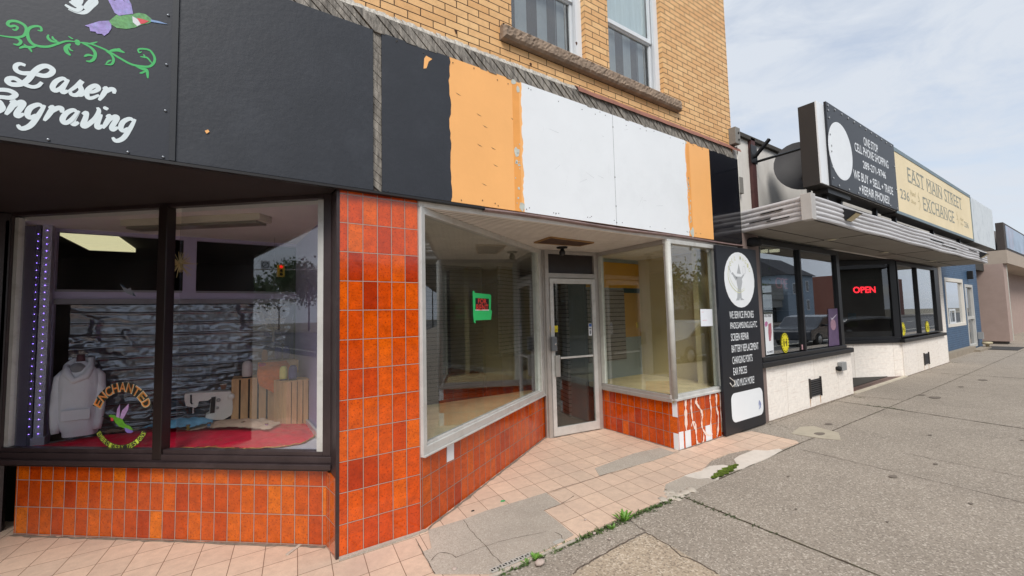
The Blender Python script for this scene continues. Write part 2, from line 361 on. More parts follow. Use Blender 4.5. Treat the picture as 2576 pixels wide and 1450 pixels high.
black_board = mat('black_painted_board', '282b32', .5, .12, 3, .15, 35, dirt='363940', dscale=3)
black_gloss = mat('black_gloss_panel', '16171d', .12, .1, 3, coat=.5)
white_board = mat('white_sign_face', 'e4e7ea', .4, .03, 1.5, .06, 8, dirt='d2d5d8', dscale=1.2, damt=.35)
orange_paint = mat('orange_sign_paint', 'f2b26c', .45, .04, 2, .06, 30)
orange_edge = mat('orange_paint_band', 'e89f50', .5, .06, 9)
wood_m = mat('weathered_wood', '857f77', .85, .75, 4.0, .6, 30, dirt='4c433c', dscale=3.5, damt=.8, stretch=(9, 9, 1.6))
wood_d = mat('weathered_wood_dark', '544b45', .85, .45, 3, .6, 30, stretch=(9, 9, 1.6))
gap_m = mat('dark_gap', '17130f', .9)
brown_m = mat('dark_brown_frame', '34292a', .38, .2, 4, .1, 40, dirt='4d4142', dscale=3)
soffit_d = mat('dark_soffit', '2a2120', .7, .15, 3)
soffit_w = mat('old_white_soffit', 'dcd6ce', .7, .1, 4, .25, 30, dirt='b5ada4', dscale=2.2, damt=.5)
alu_m = mat('weathered_aluminium', 'b2ada7', .38, .15, 5, .05, 40, metal=.4, dirt='6e6358', dscale=5, damt=.45)
alu_w = mat('white_grey_aluminium', 'c9c8c4', .42, .1, 5, .05, 40, metal=.25, dirt='8b8274', dscale=6, damt=.4)
white_old = mat('flaking_white_paint', 'bfc3ba', .55, .1, 9, .2, 50, dirt='8a8a78', dscale=8, damt=.4)
glass_m = glass_mat('window_glass', (.955, .968, .96), .9, .085)
glass_l = glass_mat('left_window_glass', (.965, .975, .985), .9, .10)
glass_b = glass_mat('right_window_glass', (.96, .97, .96), .9, .10)
stone_m = mat('rough_stone_sill', '8d7a69', .85, .28, 9, 1.0, 26, dirt='5b4d42', dscale=7)
pvc_m = mat('white_window_frame', 'd6dade', .35, .03, 5)
curtain_m = mat('grey_sheer_curtain', '858b90', .9, .12, 2, .2, 20, stretch=(2, 2, 2))
curtain_w = mat('white_curtain', 'b8c6cc', .9, .12, 3, .2, 20, stretch=(10, 10, .6))
rust_m = mat('rusty_flashing', '8e5f50', .7, .25, 5, .3, 30, dirt='5d3c33', dscale=6)
black_m = mat('black_metal', '17171a', .4, .2, 8)
matte_black = mat('matte_black', '0c0c0e', .8)
def concrete(name, col, pale, dark, scale=1.0):
    m = bpy.data.materials.new(name); m.use_nodes = True; MATS[name] = m
    nt = m.node_tree; N = nt.nodes; L = nt.links; b = N['Principled BSDF']; b.inputs['Roughness'].default_value = .85; b.inputs['Specular IOR Level'].default_value = .25
    tc = N.new('ShaderNodeTexCoord'); v = tc.outputs['Object']
    def noise(s, d=6, r=.6):
        n = N.new('ShaderNodeTexNoise'); n.inputs['Scale'].default_value = s; n.inputs['Detail'].default_value = d; n.inputs['Roughness'].default_value = r; L.new(v, n.inputs['Vector']); return n.outputs[0]
    def ramp(src, p0, p1, c0, c1):
        r = N.new('ShaderNodeValToRGB'); r.color_ramp.elements[0].position = p0; r.color_ramp.elements[1].position = p1; r.color_ramp.elements[0].color = c0; r.color_ramp.elements[1].color = c1; L.new(src, r.inputs[0]); return r.outputs[0]
    base = ramp(noise(1.1, 10, .7), .3, .7, tuple(c*.86 for c in lin(col)[:3])+(1,), tuple(min(1, c*1.12) for c in lin(col)[:3])+(1,))
    def mixc(a, fac, c):
        x = N.new('ShaderNodeMix'); x.data_type = 'RGBA'; L.new(a, x.inputs['A']); L.new(fac, x.inputs['Factor']); x.inputs['B'].default_value = lin(c); return x.outputs['Result']
    # exposed aggregate: cells of stone in three tones
    vo = N.new('ShaderNodeTexVoronoi'); vo.inputs['Scale'].default_value = 95*scale; L.new(v, vo.inputs['Vector'])
    sp = N.new('ShaderNodeSeparateColor'); L.new(vo.outputs['Color'], sp.inputs[0])
    c1 = mixc(base, ramp(sp.outputs[0], .80, .84, (0, 0, 0, 1), (.55, .55, .55, 1)), pale)
    c2 = mixc(c1, ramp(sp.outputs[1], .78, .82, (0, 0, 0, 1), (.5, .5, .5, 1)), dark)
    c3 = mixc(c2, ramp(noise(60*scale, 4, .7), .5, .72, (0, 0, 0, 1), (.4, .4, .4, 1)), dark)
    c4 = mixc(c3, ramp(noise(.7, 8, .75), .5, .72, (0, 0, 0, 1), (.25, .25, .25, 1)), '81786e')
    L.new(c4, b.inputs['Base Color'])
    bp = N.new('ShaderNodeBump'); bp.inputs['Strength'].default_value = .5; bp.inputs['Distance'].default_value = .004; L.new(noise(85*scale, 5, .7), bp.inputs['Height']); L.new(bp.outputs[0], b.inputs['Normal'])
    return m
conc_m = concrete('exposed_concrete', '978d81', 'cdc3b6', '635950', 1.1)
conc_old = concrete('worn_pebbly_concrete', 'ad9d89', 'd8cbb8', '5a4f45', 1.0)
patch_m = concrete('smooth_cement_patch', 'aba195', 'c4bbaf', '8e8478', 1.6)
asph_m = mat('asphalt', '4c4c4d', .9, .2, 30, .4, 120)
crack_m = mat('dark_crack', '5c5046', .95, .3, 20)
joint_m = mat('pavement_joint', '4a3f33', .95, .4, 12, dirt='4d5a25', dscale=4, damt=.7)

# ------------------------------------------------------------------ ground
struct(MB().prism([(-400, -400), (400, -400), (400, 400), (-400, 400)], -1.2, -.20).build('ground', mat('earth_ground', '6a6455', .95, .2, .3)))
struct(MB().box(-400, 400, -19.0, -5.0, -.19, -.15).build('road', asph_m))
struct(MB().box(-60, 160, -5.0, 9.0, -.15, 0.0).build('pavement', conc_m))
struct(MB().box(-60, 160, -22.5, -19.0, -.17, 0.0).build('far_pavement', mat('far_concrete', '8c857b', .9, .15, 2)))
mk = MB()
for i in range(-12, 30): mk.box(i*6, i*6+3, -12.06, -11.94, -.146, -.142)
mk.box(-70, 160, -6.9, -6.78, -.146, -.142)
struct(mk.build('road_markings', mat('road_paint', 'c9c7bc', .7, .1, 8)))

# tiled entry pavement, 10 mm above the concrete, with its ragged street edge
edge = [(-4, -.78), (1.40, -.775), (2.15, -.765), (2.62, -.75), (3.05, -.757), (3.28, -.74), (3.40, -.62), (3.52, -.55), (3.9, -.53), (4.1, -.56), (4.45, -.45), (4.85, -.44), (5.12, -.5), (5.25, -.66), (5.5, -.73), (5.84, -.745), (5.90, -.70), (5.93, -.15), (5.55, -.05), (5.55, .3), (4.6, 1.4), (3.6, 1.6), (1.4, .2), (.7, .4), (-1.4, 2.3), (-4, 2.3)]
struct(MB().prism(edge, -.01, .010).build('tiled_pavement', floor_m))
h = lambda x, y: Z(x, y, 1500, 1650, 2.8375)
pp = [h(300, 980), h(680, 865), h(910, 775), h(1360, 640), h(1555, 578), h(1710, 698), h(1525, 768), h(1690, 895), h(1850, 1030), h(1560, 1190), h(1320, 1290), h(1100, 1365), h(960, 1450), h(370, 1450), h(235, 1215), h(335, 1178)]
struct(MB().prism([G(*q)[:2] for q in pp], .011, .015).build('cement_patch', patch_m))
k = lambda x, y: Z(x, y, 2300, 1550, 3.22)
struct(MB().prism([G(*k(*q))[:2] for q in ((-170, 770), (470, 590), (745, 492), (560, 430), (250, 500), (-220, 680))], .011, .014).build('cement_patch', patch_m))
plaster = mat('white_plaster_patch', 'cfc6bb', .8, .1, 6, .5, 20, dirt='9d9588', dscale=3, damt=.8)
wp = [(850, 765), (1090, 680), (1170, 645), (1330, 632), (1420, 648), (1490, 620), (1455, 565), (1520, 520), (1700, 450), (1880, 395), (2040, 450), (1960, 500), (1840, 560), (1640, 640), (1560, 680), (1440, 690), (1280, 760), (1270, 810), (1130, 790), (1020, 800)]
struct(MB().prism([G(*k(*q))[:2] for q in wp], .002, .008).build('plaster_patch', plaster))
gp = [(560, 890), (860, 765), (1020, 800), (1270, 810), (1100, 880), (1000, 930), (810, 1020), (640, 930)]
struct(MB().prism([G(*k(*q))[:2] for q in gp], .002, .0065).build('cement_patch', patch_m))
struct(MB().prism([G(*k(*q))[:2] for q in ((2250, 170), (2420, 160), (2720, 240), (2750, 330), (2450, 300), (2150, 250))], .002, .006).build('cement_patch', mat('pale_cement_patch', 'aaa08e', .85, .12, 6, .2, 60)))
zo = lambda x, y: Z(x, y, 1240, 1550, 1.764)
op = [(1200, 1078), (1230, 1010), (1560, 900), (1760, 850), (2020, 740), (2090, 790), (1880, 890), (1680, 1010), (1590, 1078)]
op2 = [G(*zo(*q))[:2] for q in ((1590, 1078), (1640, 1040), (1880, 900), (2090, 795), (2250, 880), (2420, 985), (2576, 1078))]+[(1.5, -3.9), (.2, -3.4)]
struct(MB().prism(op2, .001, .005).build('worn_concrete_slab', conc_old))

# joints and cracks: narrow dark grooves filled with grit
def ribbon(mb, pts, wdt, z, jit=.0, seg=.06, rnd=random.Random(3)):
    P = []
    for (a, b) in zip(pts[:-1], pts[1:]):
        L_ = math.dist(a, b); n = max(1, int(L_/seg))
        for i in range(n):
            t = i/n; P.append((a[0]+(b[0]-a[0])*t+rnd.uniform(-jit, jit), a[1]+(b[1]-a[1])*t+rnd.uniform(-jit, jit)))
    P.append(pts[-1]); n = len(P); vs = []; fs = []
    for i, p in enumerate(P):
        a = P[max(i-1, 0)]; b = P[min(i+1, n-1)]; d = (b[0]-a[0], b[1]-a[1]); l = math.hypot(*d)+1e-9; q = (-d[1]/l, d[0]/l); ww = wdt*rnd.uniform(.35, 1.0)/2
        vs += [(p[0]+q[0]*ww, p[1]+q[1]*ww, z), (p[0]-q[0]*ww, p[1]-q[1]*ww, z)]
    for i in range(n-1): fs.append((2*i, 2*i+1, 2*i+3, 2*i+2))
    mb.add(vs, fs)
jm = MB()
ribbon(jm, [(3.41, -.80), (3.29, -2.9), (3.2, -5.0)], .022, .0035, .003)
ribbon(jm, [(8.95, -.02), (8.9, -.8), (8.67, -2.24), (8.4, -5)], .026, .0035, .003)
ribbon(jm, [(14.3, -.02), (14.45, -1.69), (14.5, -5)], .03, .0035, .003)
ribbon(jm, [(20, -.1), (20.2, -5)], .03, .0035, .003)
ribbon(jm, [(-3, -.80), (1.3, -.795), (3.3, -.77), (4.3, -.78), (5.9, -.76), (6.7, -.78), (8.95, -.80), (13, -.82), (23.4, -.845), (40, -.9)], .016, .0035, .004)
ribbon(jm, [(9.7, .0), (9.85, -.8)], .02, .0035, .003)
struct(jm.build('pavement_joints', joint_m))
fine = MB()
ribbon(fine, [(5.6, -.85), (5.5, -2.1), (5.2, -5)], .008, .0030, .002)
ribbon(fine, [(6.3, -1.6), (6.25, -2.6), (6.2, -3.4)], .008, .003, .004)
ribbon(fine, [(11.6, -.1), (11.5, -5)], .010, .003, .003)
ribbon(fine, [G(*zo(*q))[:2] for q in ((1600, 1070), (1640, 1035), (1880, 895), (2080, 790), (2150, 830), (2240, 880), (2320, 950), (2420, 985), (2560, 1070))], .012, .0075, .006, .03)
ribbon(fine, [G(*zo(*q))[:2] for q in ((1980, 715), (2040, 760), (2085, 785))], .008, .0075, .006, .03)
ribbon(fine, [G(*h(*q))[:2] for q in ((680, 870), (750, 985), (910, 1155), (1000, 1260), (1100, 1360))], .006, .0162, .004, .03)
ribbon(fine, [G(*h(*q))[:2] for q in ((600, 1275), (760, 1215), (910, 1155), (1100, 1095), (1300, 1050), (1420, 1030), (1555, 1000))], .005, .0162, .004, .03)
ribbon(fine, [G(*h(*q))[:2] for q in ((330, 1310), (400, 1240), (440, 1220), (560, 1240), (600, 1280))], .007, .0162, .005, .03)
ribbon(fine, [G(*h(*q))[:2] for q in ((1650, 1005), (1720, 1040), (1730, 1090))], .007, .0162, .005, .03)
ribbon(fine, [G(*h(*q))[:2] for q in ((1555, 578), (1740, 520), (1930, 462), (2260, 355))], .010, .0116, .003, .05)
ribbon(fine, [G(*h(*q))[:2] for q in ((1525, 768), (1710, 698), (1850, 610))], .009, .0116, .003, .03)
ribbon(fine, [G(*k(*q))[:2] for q in ((-30, 745), (300, 635), (470, 590), (745, 492), (800, 478))], .008, .0116, .003, .05)
ribbon(fine, [G(*h(*q))[:2] for q in ((170, 1075), (240, 1215), (370, 1450))], .008, .0165, .003, .03)
ribbon(fine, [(5.93, -.16), (5.9, -.72)], .012, .0116, .004)
ribbon(fine, [(6.45, -.13), (9.9, -.06)], .012, .003, .004)
struct(fine.build('ground_cracks', crack_m))
dl = MB()  # grit along the wall bases, its dark tone also painting in contact shade
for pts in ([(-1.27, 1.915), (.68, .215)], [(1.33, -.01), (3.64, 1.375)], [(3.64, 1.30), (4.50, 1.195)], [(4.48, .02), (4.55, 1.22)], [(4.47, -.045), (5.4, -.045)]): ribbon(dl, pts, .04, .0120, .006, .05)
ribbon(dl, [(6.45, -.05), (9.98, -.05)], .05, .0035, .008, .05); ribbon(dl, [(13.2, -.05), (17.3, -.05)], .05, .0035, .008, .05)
struct(dl.build('wall_base_grit_shade', mat('wall_base_grit_shade', '7a6e62', .95, .35, 25)))

# rubble, moss and weeds along the edge
rnd = random.Random(11)
pale_stone = mat('broken_mortar', 'b5ab9e', .9, .15, 20, .5, 60)
rub = [(600, 1050, .05), (660, 1000, .045), (700, 1035, .055), (770, 1045, .045), (640, 960, .04), (700, 965, .05), (560, 1065, .03), (620, 990, .03), (740, 1000, .05), (800, 985, .05), (870, 965, .06), (940, 935, .06), (830, 1010, .03)]
for i, (x, y, r) in enumerate(rub):
    g = G(*k(x, y))
    o = MB().blob((0, 0, r*.12), r, r*.7, r*.22, 5, .22, i).build('mortar_chunk', pale_stone); o.location = (g[0], g[1], 0)
    o.rotation_euler = (0, 0, rnd.uniform(0, 3))
    tag(o, 'broken pale mortar chunk in the crumbled corner of the tiled edge', 'rubble', 'broken mortar chunks at the crumbled tile corner')
for i, (q, r, lab) in enumerate([(zo(1385, 1010), .035, 'largest loose stone beside the weeds near the perforated trim'), (zo(820, 1048), .018, 'small white stone on the cement patch'), (zo(1745, 808), .014, 'small loose pebble among the weeds'), (zo(1845, 845), .012, 'small grey pebble on the concrete beside the weeds'), (zo(1685, 718), .012, 'small white pebble on the outer pink tiles')]):
    g = G(*q); o = MB().blob((0, 0, r*.3), r, r*.75, r*.5, 6, .15, i+30).build('stone', mat('loose_stone', 'b0a096', .9, .15, 30)); o.location = (g[0], g[1], .012)
    tag(o, lab, 'stone')
o = MB().prism([(0, 0), (.03, -.015), (.05, 0), (.02, .018)], 0, .004).build('leaf_scrap', mat('green_tape', '2f9a58', .6)); g = G(*h(1070, 675)); o.location = (g[0], g[1], .012)
tag(o, 'small green scrap of tape lying on the pink tiles', 'scrap')
o = MB().blob((0, 0, .003), .016, .009, .004, 6).build('bottle_cap', matte_black); g = G(*h(775, 772)); o.location = (g[0], g[1], .011); tag(o, 'small flat dark pebble on the pink tiles beside the orange wall', 'pebble')
o = MB().box(0, .16, -.012, .012, 0, .006).build('tile_shard', pale_stone, bevel=.002); g = G(*Z(2190, 850, 0, 1650, 1.98)); o.location = (g[0]-.05, g[1], .011); o.rotation_euler = (0, 0, .75)
tag(o, 'pale curved shard lying below the left orange tile wall', 'shard')
weed_m = mat('weed_leaf', '4d6430', .6, .45, 30, dirt='7a6c40', dscale=20, damt=.8); weed_d = mat('weed_leaf_dark', '3a4a22', .7, .5, 30); moss_m = mat('moss', '66782a', .95, .4, 30, .8, 200)
wd_ = MB(); t_ = 0
for i in range(520):
    t_ = rnd.random()
    x = 1.5+t_*1.85; dens = .35+.65*(math.sin(x*9)+1)/2
    if rnd.random() > dens*.62: continue
    y = -.79+rnd.gauss(0, .014)
    blades(wd_, x, y, .0, rnd.randint(3, 7), rnd.choice((.006, .010, .014, .03)), rnd.uniform(.010, .038), rnd, rnd.choice((.0025, .004, .007)))
struct(wd_.build('weeds', weed_m), 'stuff')
wd_ = MB()
for i in range(300):
    x = rnd.uniform(1.3, 3.5); blades(wd_, x, -.79+rnd.gauss(0, .02), .0, 4, .01, .014, rnd, .004)
for (px_, py_, n) in ((3.41, -.82, 40), (3.39, -1.1, 40), (3.37, -1.4, 30), (8.95, -.7, 40), (8.9, -.82, 50), (6.5, -.14, 10), (9.6, -.12, 40), (17.2, -.1, 60)):
    for j in range(n): blades(wd_, px_+rnd.gauss(0, .012), py_+rnd.uniform(-.2, .2), 0, 3, .008, .012, rnd, .004)
struct(wd_.build('crack_weeds', weed_d), 'stuff')
ms = MB()
for i in range(2600):
    t = rnd.random(); x = 3.98+t*.55; y = -.74+t*.05+rnd.uniform(-.026, .026)*(.35+1.3*math.sin(PI*t))*(1+.3*math.sin(x*60))
    blades(ms, x, y, .006, 3, .010, .012, rnd, .005)
struct(ms.build('moss', moss_m), 'stuff')
def dandelion(px_, py_, n, r, label):
    t = MB(); blades(t, 0, 0, 0, n, r*.9, r*1.1, rnd, r*.17)
    o = t.build('weed_plant', mat('bright_weed', '5f8a2e', .5, .3, 40)); o.location = (px_, py_, .0); tag(o, label, 'weed', None); return o
g = G(*zo(1940, 715)); dandelion(g[0], g[1], 34, .075, 'biggest leafy green weed rosette growing at the tile edge')
g = G(*zo(1360, 975)); dandelion(g[0], g[1], 22, .045, 'small leafy weed beside the perforated metal trim')
g = G(*zo(1290, 1000)); dandelion(g[0], g[1], 16, .035, 'smallest leafy weed at the end of the perforated trim')
g = G(*zo(1860, 770)); dandelion(g[0], g[1], 16, .04, 'leafy weed just left of the biggest rosette at the tile edge')
# perforated tile trim
trim = thing('tile_trim', 'white perforated metal tile trim strip along the pavement edge', 'trim', (1.3, -.77, .01))
a_ = G(*h(975, 1440)); b_ = G(*h(1420, 1245)); c_ = G(*h(1745, 1095)); d_ = G(*h(1650, 1135))
tm = MB(); tm.obox(a_, b_, .012, .019, -.006, .036); tm.obox(d_, c_, .012, .019, -.004, .028)
tm.build('strip', mat('white_trim_metal', 'b9b6ae', .5, .1, 20, metal=.2), trim)
hm = MB(); A = np.array(a_[:2]); B = np.array(b_[:2]); n_ = 15; dd = (B-A)/n_; nn = np.array([-dd[1], dd[0]])/np.linalg.norm(dd)
for i in range(n_):
    p = A+dd*(i+.15); s_ = 1 if i % 2 else 0
    q0 = p+nn*(.004+.022*s_); q1 = p+dd*.75+nn*(.004+.022*s_); q2 = p+dd*.37+nn*(.026-.022*s_)
    hm.prism([tuple(q0), tuple(q1), tuple(q2)], .0192, .0205)
hm.build('hole', mat('hole_dark', '241f1b', .9), trim)
rim = MB().prism([(1.30, -.775), (2.2, -.77), (2.2, -.79), (1.30, -.80)], 0, .012)
struct(rim.build('mortar_edge', pale_stone))
for i, (px_, py_, rx) in enumerate([(3.9, -1.5, .014), (4.6, -1.15, .018), (2.9, -1.9, .02), (5.1, -2.3, .025), (4.2, -2.0, .015), (6.1, -1.9, .03), (7.4, -1.6, .035), (7.9, -2.3, .03), (3.6, -2.4, .014), (6.46, -.74, .09), (10.49, -1.05, .13), (10.62, -.85, .08), (7.1, -.62, .07), (12.2, -1.1, .07), (5.35, -1.75, .05), (13.6, -1.2, .12)]):
    P = [(px_+rx*math.cos(a)*(1+.15*math.sin(3*a+i)), py_+rx*.6*math.sin(a)) for a in [2*PI*j/14 for j in range(14)]]
    struct(MB().prism(P, .0062, .0068).build('ground_stain', mat('dark_stain', '70665c', .9, .2, 20)))

# ------------------------------------------------------------------ brick building (both shops)
BB = thing('brick_building', 'tan painted brick building with orange glazed tiles and two recessed shopfronts', 'building', (2.6, 0, 0))
def wall_open(mb, x0, x1, z0, z1, y, t, ops):
    xs = sorted({x0, x1}|{o[0] for o in ops}|{o[1] for o in ops}); zs = sorted({z0, z1}|{o[2] for o in ops}|{o[3] for o in ops})
    V_ = {}
    def vi(x, z, yy):
        key = (round(x, 5), round(z, 5), yy)
        if key not in V_: V_[key] = len(V_)
        return V_[key]
    fs = []
    inside = lambda x, z: any(o[0] < x < o[1] and o[2] < z < o[3] for o in ops)
    for i in range(len(xs)-1):
        for j in range(len(zs)-1):
            if inside((xs[i]+xs[i+1])/2, (zs[j]+zs[j+1])/2): continue
            fs.append((vi(xs[i], zs[j], y), vi(xs[i+1], zs[j], y), vi(xs[i+1], zs[j+1], y), vi(xs[i], zs[j+1], y)))
    for (a, b, c, d) in ops:
        for (p, q, r_, s_) in ((a, c, a, d), (b, c, b, d), (a, c, b, c), (a, d, b, d)):
            fs.append((vi(p, q, y), vi(r_, s_, y), vi(r_, s_, y+t), vi(p, q, y+t)))
    fs += [(vi(x1, z0, y), vi(x1, z1, y), vi(x1, z1, y+t), vi(x1, z0, y+t)), (vi(x0, z0, y), vi(x0, z1, y), vi(x0, z1, y+t), vi(x0, z0, y+t))]
    vs = [None]*len(V_)
    for kk, i in V_.items(): vs[i] = (kk[0], kk[2], kk[1])
    mb.add(vs, fs)
W1 = (2.265, 3.235, 4.31, 6.35); W2 = (3.60, 4.585, 4.31, 6.35)
wm = MB(); wall_open(wm, -6, 6.135, 3.80, 8.4, 0, .16, [W1, W2, (-1.2, -.2, 4.31, 6.35)]); wm.build('wall', brick_m, BB)
MB().box(-6, 6.10, .2, 9, 3.9, 8.4).build('upper_body', mat('building_core', '3a3028', .9), BB)
MB().box(6.02, 6.13, .1605, 9, 2.6, 8.4).build('side_wall', brick_m, BB)
for (x0, x1, z0, z1) in (W1, W2, (-1.2, -.2, 4.31, 6.35)):
    wf = MB(); fy0, fy1 = .09, .16
    frame_ring(wf, (x0, .09), (x1, .09), z0, z1, .06, .06, .05, .06, 0, .06)
    frame_ring(wf, (x0+.05, .105), (x1-.05, .105), 5.02, z1-.05, .045, .045, .05, .04, 0, .04)
    frame_ring(wf, (x0+.05, .125), (x1-.05, .125), z0+.04, 5.05, .035, .045, .045, .045, 0, .03)
    wo = wf.build('window', pvc_m, BB, bevel=.004)
    MB().box(x1-.001, x1-.085, .055, .088, z0, z1).build('frame', pvc_m, wo)
    MB().box(x0+.1, x1-.1, .142, .146, z0+.05, z1-.06).build('pane', glass_m, wo)
    cu = MB(); vs = []; nn_ = 60
    for i in range(nn_+1):
        x = x0+.06+(x1-x0-.12)*i/nn_; yy = .20+.0012*math.sin(i*1.9+math.sin(i*.37)*2)+.003*math.sin(i*.33)
        vs += [(x, yy, z0), (x, yy, z1)]
    cu.add(vs, [(2*i, 2*i+2, 2*i+3, 2*i+1) for i in range(nn_)], True); cu.build('curtain', curtain_m, wo)
    vs = [(v[0], v[1]-.012, 5.05 if j % 2 == 0 else v[2]) for j, v in enumerate(vs)]
    MB().add(vs, [(2*i, 2*i+2, 2*i+3, 2*i+1) for i in range(nn_)], True).build('curtain', curtain_w, wo)
# rough stone sill
sl = MB(); nx, nz_ = 120, 6; vs = []; r3 = random.Random(5)
for i in range(nx+1):
    for j in range(nz_+1):
        x = 2.13+(4.85-2.13)*i/nx; z = 4.165+(.135)*j/nz_; e = 0 if j in (0, nz_) or i in (0, nx) else 1
        vs.append((x, -.055-.014*e-r3.uniform(0, .014)*e, z))
fs = [(i*(nz_+1)+j, (i+1)*(nz_+1)+j, (i+1)*(nz_+1)+j+1, i*(nz_+1)+j+1) for i in range(nx) for j in range(nz_)]
sl.add(vs, fs); sl.box(2.13, 4.85, -.055, .10, 4.165, 4.30); sl.build('window_sill', stone_m, BB)
# weathered boards behind the signs
wb = MB(); wb.box(-6, 6.2, -.018, 0.0, 2.555, 3.80)
wb.build('backing_board', wood_d, BB)
bd = MB(); r4 = random.Random(9)
def clipq(x0, z0, z1, wq, sl_): return [(x0, z0), (x0+wq, z0), (x0+wq+sl_, z1), (x0+sl_, z1)]
x = -6
while x < 6.1:
    wq = r4.uniform(.06, .10)
    y_ = -.022-r4.uniform(0, .012)
    P = [(x, y_, 3.79), (x+wq-.014, y_, 3.79), (x+wq-.012-.16, y_, 3.93+r4.uniform(-.008, .008)), (x-.16, y_, 3.93+r4.uniform(-.008, .008))]
    bd.plate(P, (0, -1, 0), .012); x += wq
bd.build('weathered_boards', wood_m, BB)
bd = MB(); z = 2.56
while z < 3.86:
    hq = r4.uniform(.05, .075)
    bd.plate([(.948, -.022, z+.05), (1.016, -.022, z), (1.016, -.022, min(3.84, z+hq-.004)), (.948, -.022, min(3.84, z+.05+hq-.004))], (0, -1, 0), .006+r4.uniform(0, .004)); z += hq
bd.build('weathered_boards', wood_m, BB)
up_ = MB(); x = -6      # pale strips of the sloping cap above them
while x < 3.1:
    wq = r4.uniform(.02, .05); up_.add([(x, -.036, 3.935), (x+wq, -.036, 3.935), (x+wq-.01, -.004, 3.995+r4.uniform(-.012, .005)), (x-.01, -.004, 3.995+r4.uniform(-.012, .005))], [(0, 1, 2, 3)]); x += wq
up_.box(-6, 3.1, -.034, -.001, 3.93, 3.937)
up_.build('weathered_cap', mat('pale_weathered_wood', 'b8b3aa', .9, .5, 4, .6, 40, stretch=(12, 12, 1.5)), BB)
fl = MB(); pts = [(3.05, 3.955), (6.3, 3.985)]
vs = []; nfl = 26
for i in range(nfl+1):
    x = 3.05+3.22*i/nfl; dz = r4.uniform(-.004, .004)
    vs += [(x, -.002, 4.005+dz), (x, -.050, 3.955+dz), (x, -.062, 3.915+dz)]
fl.add(vs, [(3*i+j, 3*i+3+j, 3*i+4+j, 3*i+1+j) for i in range(nfl) for j in (0, 1)])
fl.build('flashing', rust_m, BB)
# nail scars in the brick
sc_ = MB()
for (px_, py_) in ((1147, 80), (1335, 163), (1450, 110), (1660, 243), (1707, 300), (1553, 262)):
    g = F(px_, py_, -.001); P = [(g[0]+.012*math.cos(a)*(1+.5*math.sin(3*a)), -.0015, g[2]+.02*math.sin(a)) for a in [2*PI*i/9 for i in range(9)]]
    sc_.plate(P, (0, -1, 0), .002)
sc_.build('wall_scar', mat('scar_brown', '4a2f1d', .9), BB)
# lower metal lip under the signs and pillar
MB().box(-6, 1.9, -.052, .0, 2.545, 2.562).build('fascia_lip', mat('lip_black', '1c1a1b', .5), BB)
lip = MB(); vs = []
for i in range(31):
    x = 1.9+(6.2-1.9)*i/30; s_ = math.sin(i*.4)*.006
    vs += [(x, 0, 2.552+s_), (x, -.05, 2.552+s_), (x, -.05, 2.538+s_), (x, -.0, 2.53+s_)]
lip.add(vs, [(4*i+j, 4*i+4+j, 4*i+5+j, 4*i+1+j) for i in range(30) for j in range(3)])
lip.build('fascia_lip', mat('lip_reddish', '8a7370', .5, .3, 8, dirt='3f302e', dscale=6), BB)
MB().box(.722, 1.312, -.001, .30, .0, 2.545).build('tiled_pillar', orange_m, BB)
MB().box(.700, .7215, -.004, .20, .0, 2.545).build('pillar_trim', brown_m, BB)
MB().prism([(.715, -.035), (1.2, -.03), (1.36, -.01), (1.30, .02), (.72, 0)], .005, .024).build('mortar_skirt', patch_m, BB)

# ---- left shopfront bay (recessed at an angle)
LA, LB = (-1.262, 1.93), (.683, .23)
dL = np.array([LB[0]-LA[0], LB[1]-LA[1]]); dL /= np.linalg.norm(dL); nL = np.array([dL[1], -dL[0]])   # nL faces the street
orangeL_m = grid_mat('glazed_orange_tile_left', .106, .2045, .02, .0175, .0024, 'a0958a', [(0, 'a43404'), (1, 'd0680a'), (.10, 'b44204'), (.5, 'be4e05'), (.85, 'c85a07')], speck=.7, speckcol='7a1c04', sscale=75, rough=.12, bump=.35, coat=.5, edge='6e1a04', relief=16, ramt=.22, cloud=(.6, 1.3))
MB().obox(LA, LB, .0, .5375, 0, .12).build('bulkhead', orangeL_m, BB)
MB().obox((.683, .23), (.700, .02), 0, .537, 0, .06).build('bulkhead_return', orangeL_m, BB)
sh = lambda p, t: (p[0]+nL[0]*t, p[1]+nL[1]*t)
A1, B1 = sh((-1.356, 2.012), .0), sh((.74, .181), .0)
lg = MB().obox(A1, B1, .600, .648, -.045, .06); lg.obox(A1, B1, .566, .5995, -.075, .06); lg.obox(A1, B1, .538, .5655, -.025, .06)
lg.build('window_ledge', brown_m, BB, bevel=.004)
lw_ = MB(); frame_ring(lw_, A1, B1, .6485, 2.56, .012, .085, .03, .03, -.03, .03)
LW = lw_.build('display_window', brown_m, BB, bevel=.003)
mA, mB = (-.343, 1.128), (-.232, 1.03)
MB().obox((mA[0]+dL[0]*.01, mA[1]+dL[1]*.01), (mA[0]+dL[0]*.085, mA[1]+dL[1]*.085), .61, 2.545, -.05, .03).build('mullion', mat('mullion_black_brown', '241b19', .35, .2, 4), LW, bevel=.004)
MB().obox((A1[0]+dL[0]*.0125, A1[1]+dL[1]*.0125), (A1[0]+dL[0]*.048, A1[1]+dL[1]*.048), .68, 2.52, -.012, .03).build('inner_frame', alu_w, LW)
MB().obox((B1[0]-dL[0]*.085, B1[1]-dL[1]*.085), (B1[0]-dL[0]*.13, B1[1]-dL[1]*.13), .68, 2.52, -.01, .03).build('inner_frame', alu_w, LW)
MB().obox(A1, mA, .66, 2.53, .010, .016).build('pane', glass_l, LW)
MB().obox(mB, B1, .66, 2.53, .010, .016).build('pane', glass_l, LW)
MB().prism([(-6, -.0), (.70, 0), (.70, .2), B1, A1, (-6, 2.05)], 2.5605, 2.60).build('soffit', soffit_d, BB)
